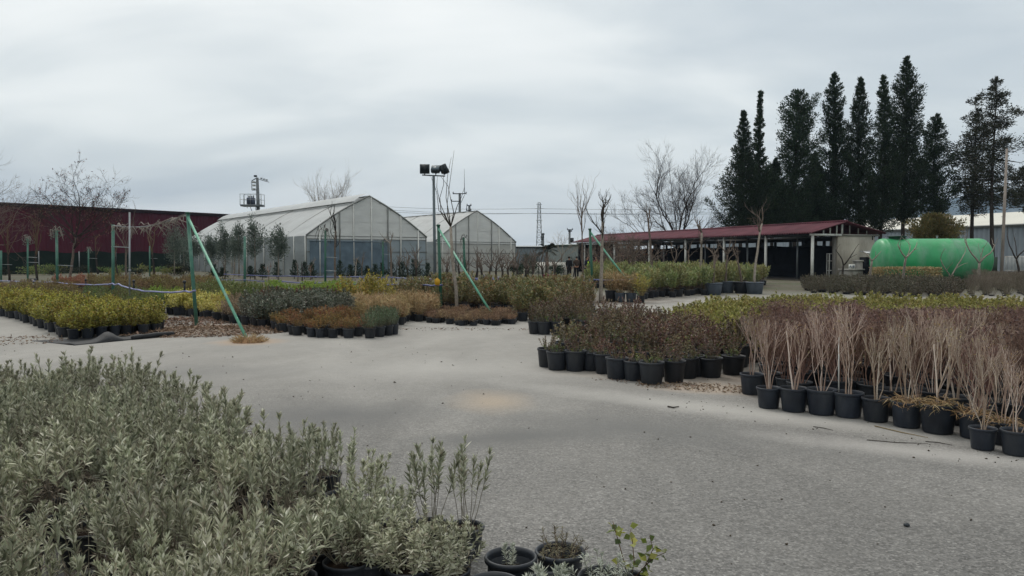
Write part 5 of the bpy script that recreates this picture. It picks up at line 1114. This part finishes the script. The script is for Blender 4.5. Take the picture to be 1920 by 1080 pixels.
for k in range(22):
    az = k * 2.4; tl = r_.uniform(.2, 1.7); d = np.array([math.cos(az) * math.sin(tl), math.sin(az) * math.sin(tl), math.cos(tl)]); n = 16; tt = np.linspace(.15, 1, n)[:, None]; pts = np.array([0, 0, 2.25]) + d * tt * 1.25 + np.array([0, 0, -.6]) * tt ** 2
    sd_ = np.cross(d, [0, 0, 1]); 
    for sg in (-1, 1): mb.leaves(pts, d * .6 + sg * sd_ * .6 + [0, 0, -.2], np.tile([0, 0, 1.], (n, 1)), .34, .045, 0)
mb.build('foliage', EVERG2, t)
q = P(1697, 515, 46); t = thing('clipped_hedge', 'tan clipped hedge in front of the lower tank', 'hedge', (q.x, 46, 0)); mb = MB(); r_ = np.random.default_rng(21); n = 5200; u = r_.uniform(-1, 1, (n, 3)); k = r_.integers(0, 3, n); u[np.arange(n), k] = np.sign(u[np.arange(n), k]) * r_.uniform(.85, 1.05, n)
mb.leaves(u * [1.75, .7, .52] + [0, 0, .52], u + r_.normal(0, .6, (n, 3)), r_.normal(0, 1, (n, 3)), .12, .06); mb.build('foliage', HEDGEB, t)
rr = random.Random(17)
SAPL = ['thin bare sapling in the tangled nursery row by the people', 'thin bare sapling in the tangled rows before the greenhouses']
for i in range(46):
    px = rr.uniform(965, 1210) if i < 24 else rr.uniform(380, 960); b_ = rr.uniform(514, 528); yt = rr.uniform(462, 496) if i < 24 else rr.uniform(474, 500)
    tree('bare_sapling', SAPL[0] if i < 24 else SAPL[1], px, b_, yt, 200 + i, 'tangled saplings by the people' if i < 24 else 'saplings before the greenhouses', trunk_h=rr.uniform(.5, 1.6), tr=.045, limbs=rr.randint(3, 5), kids=3, lv=rr.randint(1, 2), spread=rr.uniform(.4, .8), up=.5, wob=.2, mats=rr.choice([(BARK, BARK), (BARKP, BARKP), (BARKD, BARKD), (BARK, TWIGR)]))
for i, (px, b_, yt, lab) in enumerate([(1150, 532, 436, 'dense twiggy leafless bush tree under the far end of the shed roof'), (1182, 536, 440, 'dense twiggy bush tree beside the far white pillar'), (1204, 530, 452, 'smaller dense twiggy bush before the dark shed end'), (1132, 524, 446, 'brownish twiggy bush behind the dark pollard')]):
    tree('twiggy_bush', lab, px, b_, yt, 260 + i, 'twiggy bushes at the shed end', trunk_h=.9, tr=.09, limbs=8, kids=4, lv=3, spread=.8, up=.3, wob=.2, seeds=60, mats=(BARK, BARK))
rr = random.Random(5)
for i in range(26):   # small leafless shrubs and weeds along the foot of the net fence
    px = rr.uniform(-10, 345); q = G(px, rr.uniform(511, 517)); s_ = rr.uniform(.5, 1.1)
    t = thing('fence_shrub', 'scrubby dark green bush growing along the shade net fence', 'shrub', tuple(q), 0, 'bushes along the shade net fence'); leafy_crown(300 + i, 420, s_ * 1.2, s_ * .55, s_ * .5, .16, .07, clumps=16).build('foliage', EVERG2 if i % 3 else GREENH, t)

# ------------------------------------------------------------------ small things on the ground
# curled cloth under the golden shrubs
q0, q1 = G(140, 648), G(325, 630); t = thing('ground_cloth', 'black ground cloth with a curled edge under the golden shrub pots', 'cloth'); mb = MB(); d = (q1 - q0); n_ = Vector((-d.y, d.x, 0)).normalized(); v = []; K = 24
for j in range(K + 1):
    a = j / K; b0 = q0 + d * a
    bump = .17 * math.exp(-((a - .36) / .10) ** 2) + .06 * math.exp(-((a - .68) / .12) ** 2)
    for w_, z in ((0, .006), (.08, .02 + bump * .5), (.2, .03 + bump), (.36, .016 + bump * .5), (.6, .008), (1.6 - 1.0 * a, .006)): p = b0 + n_ * w_; v.append((p.x, p.y, z))
mb.poly(v, [(j * 6 + i, (j + 1) * 6 + i, (j + 1) * 6 + i + 1, j * 6 + i + 1) for j in range(K) for i in range(5)]); o = mb.build('sheet', CLOTH, t, True); o.modifiers.new('thickness', 'SOLIDIFY').thickness = .006
mb = MB(); mb.tube([tuple(q0 + d * .55 + Vector((0, 0, .05))), tuple(q0 + d * .8 + Vector((0, 0, .06))), tuple(q1 + Vector((0, 0, .05)))], [.03, .055, .05], 10); mb.build('rolled_edge', CLOTH, t, True)
# white crate
q = G(303, 586); t = thing('white_crate', 'white plastic crate lying on the bed behind the litter', 'crate', tuple(q), .1); mb = MB(); mb.box((0, 0, .02), (.75, .42, .03))
for x, y, sx_, sy_ in ((0, -.21, .75, .025), (0, .21, .75, .025), (-.375, 0, .025, .4), (.375, 0, .025, .4)):
    for z in (.07, .15, .23): mb.box((x, y, z), (sx_, sy_, .045))
for x in (-.36, -.12, .12, .36):
    for y in (-.215, .215): mb.box((x, y, .13), (.04, .03, .25))
mb.build('slat_frame', WHITEP, t)
q = G(1031, 527); t = thing('red_crate', 'dark red plastic crate on the ground by the people', 'crate', (q.x, q.y, 0)); mb = MB(); mb.box((0, 0, .2), (.9, .6, .4)); mb.build('body', M_('red_plastic', '#6a2030', .6), t); mb = MB(); mb.box((0, 0, .42), (.96, .66, .05)); mb.build('rim', M_('red_plastic_rim', '#7a2a38', .6), t)
q = G(905, 526); t = thing('blue_tarp', 'dark blue tarp bundle on the ground before the cloud trees', 'tarp', (q.x, q.y, 0)); mb = MB(); r_ = np.random.default_rng(3); v = []
for j in range(13):
    for i in range(5): v.append((-1.2 + j * .2, -.3 + i * .15, max(.02, .42 * math.sin(math.pi * i / 4) * (.7 + .3 * math.sin(j * 1.1)) + r_.normal(0, .03))))
mb.poly(v, [(j * 5 + i, (j + 1) * 5 + i, (j + 1) * 5 + i + 1, j * 5 + i + 1) for j in range(12) for i in range(4)]); mb.build('sheet', M_('blue_tarp', '#263063', .5), t, True)
# leaf litter mound, clod at the brace foot, loose gravel
def litter(name, label, cx, cy, rx, ry, h, n, mat, sz, kind='stuff', seed=1, ang=0):
    r = np.random.default_rng(seed); mb = MB(); a = r.uniform(0, 6.28, n); q = np.sqrt(r.random(n)); x = q * np.cos(a) * rx; y = q * np.sin(a) * ry; ca, sa = math.cos(ang), math.sin(ang)
    z = h * (1 - q ** 1.6) * (.5 + .5 * r.random(n)) * (.75 + .35 * np.sin(x * 2.1 + seed) * np.cos(y * 2.7)) + .012
    mb.leaves(np.stack([cx + x * ca - y * sa, cy + x * sa + y * ca, z], 1), r.normal(0, 1, (n, 3)) * [1, 1, .35], r.normal(0, .5, (n, 3)) + [0, 0, 1], sz * r.uniform(.5, 1.3, n), sz * .45 * r.uniform(.6, 1.2, n), 0)
    o = mb.build(name, mat); tag(o, label, None, None, kind); return o
LIT = leaf_mat('fallen_leaf', ['#6b5848', '#7f6b58', '#574636', '#917d68', '#4c3e33', '#8a7263'], .85, .1, .1)
q = G(390, 622); litter('leaf_litter', 'dry brown leaf litter around the braced green post', q.x, q.y, 1.9, 1.3, .14, 2600, LIT, .09, seed=2, ang=.2)
q = G(345, 604); litter('leaf_litter', 'dry leaf litter behind the ground cloth', q.x, q.y, 1.5, 1.3, .12, 1800, LIT, .09, seed=3, ang=.2)
q = G(1330, 730); litter('twig_litter', 'brown twig litter between plum pots and twig pots', q.x, q.y + .1, .95, .32, .03, 420, LIT, .05, seed=4, ang=-.3)
q = G(1280, 725); litter('twig_litter', 'scattered brown debris before the plum pots', q.x, q.y, 1.3, .2, .012, 200, LIT, .04, seed=5, ang=-.5)
q = G(820, 620); litter('twig_litter', 'crumbs of debris along the concrete lane edge', q.x, q.y + .3, 3.2, .35, .01, 220, LIT, .06, seed=6, ang=.0)
q = G(10, 640); litter('leaf_litter', 'reddish dry leaves at the road edge below the golden shrubs', q.x, q.y, 1.2, .9, .06, 260, LIT, .07, seed=7)
q = G(467, 641); t = thing('straw_mound', 'small mound of earth and straw at the brace foot', 'mound', tuple(q)); mb = MB(); mb.lathe([(.34, -.01), (.26, .035), (.14, .075), (.001, .09)], 20); mb.build('soil', M_('ochre_soil', '#7a6048', .95, .4, 12, .1, .6, 30), t, True)
mb = MB(); r_ = np.random.default_rng(31); n = 300; a = r_.uniform(0, 6.28, n); q_ = np.sqrt(r_.random(n)) * .3
mb.leaves(np.stack([q_ * np.cos(a), q_ * np.sin(a), .08 * (1 - (q_ / .3) ** 2)], 1), np.stack([np.cos(a), np.sin(a), r_.uniform(.1, 1, n)], 1), r_.normal(0, 1, (n, 3)), .15, .01, 0, True, .3); mb.build('straw_tuft_grass', DRY, t)
mb = MB(); r_ = np.random.default_rng(41)
for i in range(420):
    px, py = (r_.uniform(0, 1000), r_.uniform(645, 760)) if i < 150 else (r_.uniform(500, 1920), r_.uniform(640, 1060)) if i < 330 else (r_.uniform(1250, 1920), 0)
    if i < 330 and i % 5 < 2: continue
    if i >= 330 and i % 2: continue
    if i >= 330: py = 735 + (px - 1250) * .19 + abs(r_.normal(0, 14))
    q = G(px, py); s = r_.uniform(.004, .012) * (1.7 if i < 40 else 1); v = r_.normal(0, 1, (6, 3)) * .25 + [[1, 0, 0], [-1, 0, 0], [0, 1, 0], [0, -1, 0], [0, 0, .7], [0, 0, -.5]]
    mb.poly(v * s + [q.x, q.y, s * .4], [(0, 2, 4), (2, 1, 4), (1, 3, 4), (3, 0, 4), (2, 0, 5), (1, 2, 5), (3, 1, 5), (0, 3, 5)])
tag(mb.build('gravel', M_('clods', '#4a4238', .95, .4, 3)), 'small dark clods and grit scattered over the asphalt', None, None, 'stuff')
def stick(pts, rds, label, mat=BARKD):
    mb = MB(); mb.tube([tuple(G(*p) + Vector((0, 0, rds + .003))) for p in pts], [rds] * (len(pts) - 1) + [rds * .5], 5); tag(mb.build('fallen_twig', mat), label, 'twig')
stick([(1625, 826), (1680, 831), (1740, 833)], .004, 'long straight fallen twig on the asphalt before the twig pots')
stick([(1525, 801), (1545, 804), (1562, 808)], .004, 'short fallen twig near the white-staked pot')
stick([(1735, 829), (1760, 831), (1785, 836)], .004, 'crooked fallen twig by the straw-mulched pots')
stick([(1252, 764), (1262, 766), (1273, 764)], .009, 'small dark forked twig alone on the asphalt')
stick([(1640, 800), (1690, 812), (1740, 822)], .005, 'thin pale straw stem along the pot feet', DRY)
q = G(1700, 987); mb = MB(); mb.lathe([(.001, 0), (.018, .004), (.02, .012), (.01, .022), (.001, .024)], 7, 0, tuple(q)); tag(mb.build('dark_pebble', DARKM), 'single dark pebble on the open asphalt', 'pebble')

# ------------------------------------------------------------------ people
SKIN = M_('skin', '#a9806a', .6, .08); HAIR = M_('dark_hair', '#231d1a', .8, .2)
def skinmesh(name, verts, edges, mat, parent, root=0, sub=1):
    me = bpy.data.meshes.new(name); me.from_pydata([v[:3] for v in verts], edges, []); o = link(name, me, parent); me.materials.append(mat)
    m = o.modifiers.new('skin', 'SKIN'); m.use_smooth_shade = True
    sv = me.skin_vertices[0].data
    for i, v in enumerate(verts): sv[i].radius = (v[3], v[3] if len(v) < 5 else v[4]); sv[i].use_root = (i == root)
    s = o.modifiers.new('sub', 'SUBSURF'); s.levels = sub; s.render_levels = sub
    return o
def person(loc, rz, label, jacket, trousers, vest=None, arm=(0, 0), stride=.0, coat=False):
    t = thing('person', label, 'person', loc, rz, 'people among the saplings'); V = []; E = []
    def a(x, y, z, r, p=None, ry=None):
        V.append((x, y, z, r, ry or r)); 
        if p is not None: E.append((p, len(V) - 1))
        return len(V) - 1
    pel = a(0, 0, .96, .15, None, .11); sp = a(0, 0, 1.14, .13, pel, .1); ch = a(0, 0, 1.33, .15, sp, .11); nk0 = a(0, 0, 1.45, .075, ch); nk = a(0, .0, 1.5, .055, nk0); jaw = a(0, -.03, 1.56, .062, nk); fc = a(0, -.02, 1.63, .082, jaw, .1); cr = a(0, .0, 1.7, .07, fc, .085); a(0, -.125, 1.615, .014, fc)
    J = [(0, 0, .9, .175, .14), (0, 0, 1.14, .165, .13), (0, 0, 1.34, .175, .13), (0, 0, 1.47, .09, .09)]; JE = [(0, 1), (1, 2), (2, 3)]; TR = [(0, 0, .98, .155, .12)]; TE = []
    for sg in (-1, 1):
        sw = arm[0] if sg < 0 else arm[1]
        sh = a(sg * .17, 0, 1.42, .065, ch); el = a(sg * .23, -.08 * sw + .02, 1.16, .045, sh); wr = a(sg * .22, -.25 * sw - .03, .93 + .18 * sw, .03, el); pm = a(sg * .22, -.31 * sw - .04, .87 + .2 * sw, .036, wr, .02)
        for k in range(4): f1 = a(sg * .22 + (k - 1.5) * .008, -.33 * sw - .06 + k * .018, .82 + .2 * sw, .011, pm); a(sg * .215 + (k - 1.5) * .008, -.35 * sw - .055 + k * .016, .775 + .2 * sw - (.012 if k in (1, 2) else 0), .009, f1)
        th = a(sg * .2, -.33 * sw - .075, .85 + .2 * sw, .011, pm); a(sg * .19, -.34 * sw - .085, .81 + .2 * sw, .01, th)
        st = stride * sg; hp = a(sg * .09, 0, .9, .095, pel); kn = a(sg * .1, -.02 - st * .5, .5, .062, hp); an = a(sg * .1, .03 - st, .09, .043, kn); a(sg * .1, -.12 - st, .045, .04, an)
        n = len(J); J += [(sg * .185, 0, 1.41, .085, .085), (sg * .24, -.08 * sw + .02, 1.16, .065, .065), (sg * .225, -.23 * sw - .03, .95 + .17 * sw, .05, .05)]; JE += [(2, n), (n, n + 1), (n + 1, n + 2)]
        n = len(TR); TR += [(sg * .095, 0, .88, .11, .11), (sg * .1, -.02 - st * .5, .5, .085, .085), (sg * .1, .03 - st, .12, .068, .068)]; TE += [(0, n), (n, n + 1), (n + 1, n + 2)]
        mb = MB(); mb.lathe([(.001, 0), (.05, .0), (.055, .03), (.04, .08), (.001, .1)], 10); o = mb.build('shoe', DARKM, t, True); o.location = (sg * .1, -.05 - st, 0); o.scale = (1, 2.4, 1)
    if coat: J[0] = (0, 0, .72, .2, .16)
    skinmesh('body', V, E, SKIN, t, 0); skinmesh('jacket', J, JE, jacket, t, 0); skinmesh('trousers', TR, TE, trousers, t, 0)
    if vest: skinmesh('vest', [(0, 0, .98, .185, .15), (0, 0, 1.15, .18, .145), (0, 0, 1.36, .19, .15), (0, 0, 1.44, .11, .1)], [(0, 1), (1, 2), (2, 3)], vest, t, 0)
    mb = MB(); mb.lathe([(.098, 0), (.104, .04), (.09, .085), (.05, .115), (.001, .125)], 14); o = mb.build('hair', HAIR, t, True); o.location = (0, .018, 1.635); o.rotation_euler = (-.25, 0, 0)
    return t
DARKC = M_('dark_cloth', '#17181d', .9, .2, 8); NAVY = M_('navy_cloth', '#1c2030', .9, .2, 8); BRNC = M_('brown_cloth', '#4b3f38', .9, .25, 8); REDC = M_('dark_red_cloth', '#5a1e28', .85, .25, 8); NEON = M_('neon_vest', '#d2ff3c', .6, .05, 8)
q = G(1067, 524); person((q.x, q.y, 0), 2.6, 'person in a long dark coat standing among the saplings', DARKC, DARKC, coat=True)
q = G(1081, 523); person((q.x, q.y, 0), 3.4, 'person in a brown jacket close beside the dark coat', BRNC, DARKC, arm=(.4, .2))
q = G(1100.5, 528); person((q.x, q.y, 0), .9, 'person in a bright neon yellow vest by the green post', NAVY, NAVY, NEON, (.5, .3))
q = G(1118, 528); person((q.x, q.y, 0), -.7, 'person in a dark red jacket past the green post', REDC, DARKC, None, (.2, .6), .12)

# ------------------------------------------------------------------ hills and air
mb = MB(); r_ = np.random.default_rng(6); v = []; xs = np.linspace(-500, 3600, 90)
crest = np.interp(xs, [-500, 700, 1250, 1400, 1560, 1760, 2000, 2300, 3600], [20, 40, 112, 166, 206, 240, 256, 272, 300]) + r_.normal(0, 3, 90) + 6 * np.sin(xs / 90)
for i, x in enumerate(xs):
    for y, k in ((2500, 0), (2700, .45), (2900, .8), (3050, 1), (3400, .5), (3800, 0)): v.append((x, y + 40 * math.sin(x / 200), -2 + crest[i] * k * (1 + (.06 * math.sin(x / 60 + y)) * (0 < k < 1))))
mb.poly(v, [(i * 6 + k, (i + 1) * 6 + k, (i + 1) * 6 + k + 1, i * 6 + k + 1) for i in range(89) for k in range(5)])
m, g = newmat('hill_scrub_haze_tint'); n = g.noise(g.coord(), .02, 6, .65); b = g.bsdf(g.ramp(n, [(.35, (.03, .05, .05, 1)), (.65, (.07, .085, .075, 1))]), .95, .1); g.done(b.outputs[0])  # scrub tones pushed bluish, some distance haze painted into the colour
tag(mb.build('hills', m, None, True), kind='structure')
m, g = newmat('haze_air'); vp = g.n('ShaderNodeVolumePrincipled', {'Color': (.50, .66, .90, 1), 'Density': HAZE, 'Anisotropy': .0}); g.t.links.new(vp.outputs[0], g.out.inputs['Volume'])
mb = MB(); mb.box((0, 1900, 165), (9000, 4300, 336)); 
if HAZE: o = mb.build('haze', m); tag(o, kind='stuff')
